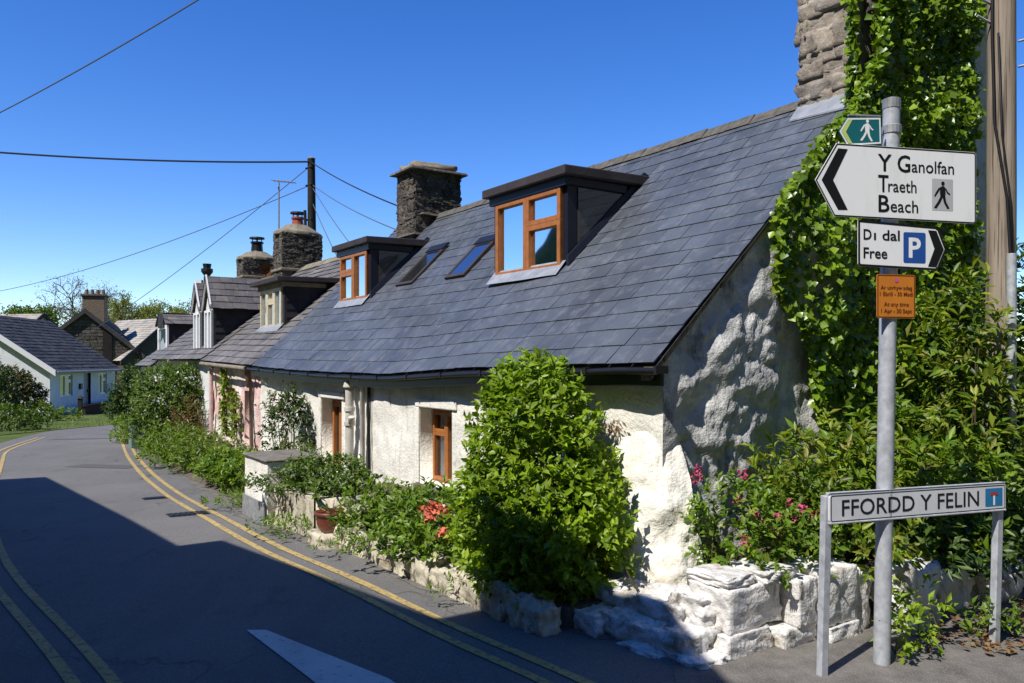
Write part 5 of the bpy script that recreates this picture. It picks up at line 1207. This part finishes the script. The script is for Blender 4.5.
shrub('shrub', 'small round green bush beside the gate post', 'shrub', G(-19.2, 31.5), [((0, 0, .3), (.7, .6, .4)), ((.9, .5, .15), (.6, .5, .25))], 260, 8, .16, .1, .05, 'leaf_mid', .5, .1, 4)
def tree(label, x, y, h, spread, mat, nleaf, lsize, bark='bark', gap=.5, lvl=4):
    th = thing('tree', label, 'tree', (x, y, g(y)), 'trees beyond the houses'); m = MB(); tips = []
    def grow(p, d, L, r, k):
        q = p+d*L; mid = (p+q)/2+Vector(unit(1)[0])*L*.08; r = max(r, .03); m.tube([p, mid, q], [r, r*.85, r*.65], 6 if k > 2 else 4, cap=False)
        if k <= 2: tips.append((q, L))
        if k == 0: return
        for i in range(3 if k > 1 else 2):
            e = (d*1.0+Vector(unit(1)[0])*.95*spread+Vector((0, 0, .18))).normalized(); grow(q, e, L*random.uniform(.62, .82), r*.6, k-1)
    grow(Vector((x, y, g(y)-.2)), Vector((random.uniform(-.1, .1), 0, 1)).normalized(), h*.33, h*.028, lvl)
    m.build('trunk', bark, th)
    T = np.array([list(t[0]) for t in tips]); LL = np.array([t[1] for t in tips]); k = RNG.integers(0, len(T), nleaf)
    pts = T[k]+RNG.normal(size=(nleaf, 3))*LL[k][:, None]*gap
    leaf_mesh('crown', pts, unit(nleaf), unit(nleaf)+np.array([0, 0, .5]), lsize*(.6+.8*RNG.random(nleaf)), lsize*.6*(.6+.8*RNG.random(nleaf)), mat, th)
tree('full green tree above the bungalow roof at far left', -46, 74, 8.8, 1.0, 'leaf_tree', 9000, .28, gap=.42)
tree('broad green tree at the very left edge of the sky line', -51, 72, 8.8, 1.0, 'leaf_tree', 9000, .28, gap=.42)
tree('pale twiggy tree behind the bungalow ridge', -43.5, 80, 10.6, 1.05, 'leaf_grey', 5000, .13, 'bark', .4, 5)
tree('thin bare branched tree left of the stone chimney', -47.5, 84, 10.6, 1.0, 'leaf_grey', 5000, .13, 'bark', .4, 5)
tree('yellow green spring tree above the pale roof', -34.5, 78, 10., 1.05, 'leaf_spring', 4500, .2, 'bark', .32, 5)
tree('sparse yellowish tree right of the stone chimney', -38, 76, 9.6, 1.0, 'leaf_spring', 4500, .2, 'bark', .32, 5)
shrub('hedge', 'dark hedge line seen between the far chimneys', 'hedge', G(-36, 72), [((0, 0, 2.5), (3.5, 1.5, 2.4)), ((-5, 1, 2.6), (4, 1.5, 2.4)), ((4, 0, 2.5), (3.5, 1.5, 2.3)), ((9, 0, 2.), (4, 1.5, 2.3))], 1300, 8, .35, .26, .12, 'leaf_dark', .5, .1, 8)

# ================================================================== THE HOUSE ACROSS THE STREET (casts the shadow over the road)
oh = thing('corner_house', 'grey rendered house across the street whose shadow covers the road', 'house', H(1, -6, 0))
plan1 = [(2.96, -5.2), (-.1, -4.64), (-.1, -10), (2.96, -10)]
plan2 = [(9.41, -5.87), (2.97, -5.2), (2.97, -10), (9.41, -10)]
plan3 = [(-.11, -4.21), (-1.16, -3.95), (-1.74, -4.26), (-5.2, -6.1), (-5.2, -10), (-.11, -10)]
def hip(plan, h, rise, k=.35):
    c = (sum(u for u, _ in plan)/len(plan), -7.8); m = MB(H); n = len(plan)
    a = [(u, v, h) for u, v in plan]; t_ = [(c[0]+(u-c[0])*k, c[1]+(v-c[1])*k, h+rise) for u, v in plan]; lo = [(u, v, h-.1) for u, v in plan]
    m.prism(a, t_); m.prism(lo, [(u, v, h-.003) for u, v in plan], 1); return m
for plan, h, rise, nm in ((plan1, 4.5, 1.9, ''), (plan2, 4.0, 1.7, 'wing_'), (plan3, 5.0, 2.0, 'tower_')):
    m = MB(H); m.prism([(u, v-.22, -.6) for u, v in plan], [(u, v-.22, h-.1) for u, v in plan]); m.build(nm+'wall', 'brown_stone', oh)
    hip(plan, h, rise).build(nm+'roof', ['dark_slate', 'black_plastic'], oh)
for uu in (5., 8.):
    window(oh, lambda s, t, o, uu=uu: H(uu+s, -5.42-.104*(uu-2.97)+.04+o, 1.0+t), 1., 1.2, 'white_upvc', 'pane_dark', [(0, .5, 0, 1.2), (.5, 1, 0, 1.2)])

# ================================================================== UNSEEN GREEN HILL ADDED BEHIND THE VIEWER TO BLOCK SKY LIGHT
m = MB(); NA, NR_ = 60, 14; vs = []
for j in range(NR_+1):
    r = 30+j*7.
    for i in range(NA+1):
        a = math.radians(150+ (400-150)*i/NA); e = min(1, min(i, NA-i)/5)
        x, y = math.cos(a)*r, math.sin(a)*r-6; h = (j > 0)*(-1+1.12*min(r-30, 75)+3.*nz(x, y, 0, .09)+2.5*nz(x, y, 5, .3))*e
        vs.append((x, y, h-.6))
m.add(vs, [(j*(NA+1)+i, j*(NA+1)+i+1, (j+1)*(NA+1)+i+1, (j+1)*(NA+1)+i) for j in range(NR_) for i in range(NA)])
struct(m, 'sky_block_hill', 'sky_block_green')

# ================================================================== LIGHT, SKY, CAMERA
EL = 53.; hx, hy = .70, .714
sun = bpy.data.lights.new('sun', 'SUN'); sun.energy = 4.4; sun.angle = math.radians(.53); sun.color = (1., .955, .88)
so = link(bpy.data.objects.new('sun', sun)); dv = Vector((hx*math.cos(math.radians(EL)), hy*math.cos(math.radians(EL)), -math.sin(math.radians(EL))))
so.rotation_euler = dv.to_track_quat('-Z', 'Y').to_euler(); so.location = (-20, -20, 30)
w = bpy.data.worlds.new('World'); sc.world = w; w.use_nodes = True; nt = w.node_tree; nt.nodes.clear()
sk = nt.nodes.new('ShaderNodeTexSky'); sk.sky_type = 'NISHITA'; sk.sun_disc = False; sk.sun_elevation = math.radians(EL); sk.sun_rotation = math.atan2(-hx, -hy)
sk.air_density = .85; sk.dust_density = .0; sk.ozone_density = 3.0; sk.altitude = 0
bgd = nt.nodes.new('ShaderNodeBackground'); bgd.inputs[1].default_value = .15; out = nt.nodes.new('ShaderNodeOutputWorld')
hs = nt.nodes.new('ShaderNodeHueSaturation'); hs.inputs['Saturation'].default_value = 1.33; hs.inputs['Hue'].default_value = .515; nt.links.new(sk.outputs[0], hs.inputs['Color']); nt.links.new(hs.outputs[0], bgd.inputs[0]); nt.links.new(bgd.outputs[0], out.inputs[0])
cam = bpy.data.cameras.new('camera'); cam.sensor_width = 36; cam.lens = 784/1024*36; cam.shift_y = 18.5/1024; cam.clip_end = 2000; cam.clip_start = .05
co = link(bpy.data.objects.new('camera', cam)); co.location = (0, 0, 1.65); co.rotation_euler = (math.radians(90), 0, 0); sc.camera = co
sc.view_settings.view_transform = 'Standard'; sc.view_settings.look = 'None'; sc.view_settings.exposure = .4; sc.view_settings.gamma = 1.
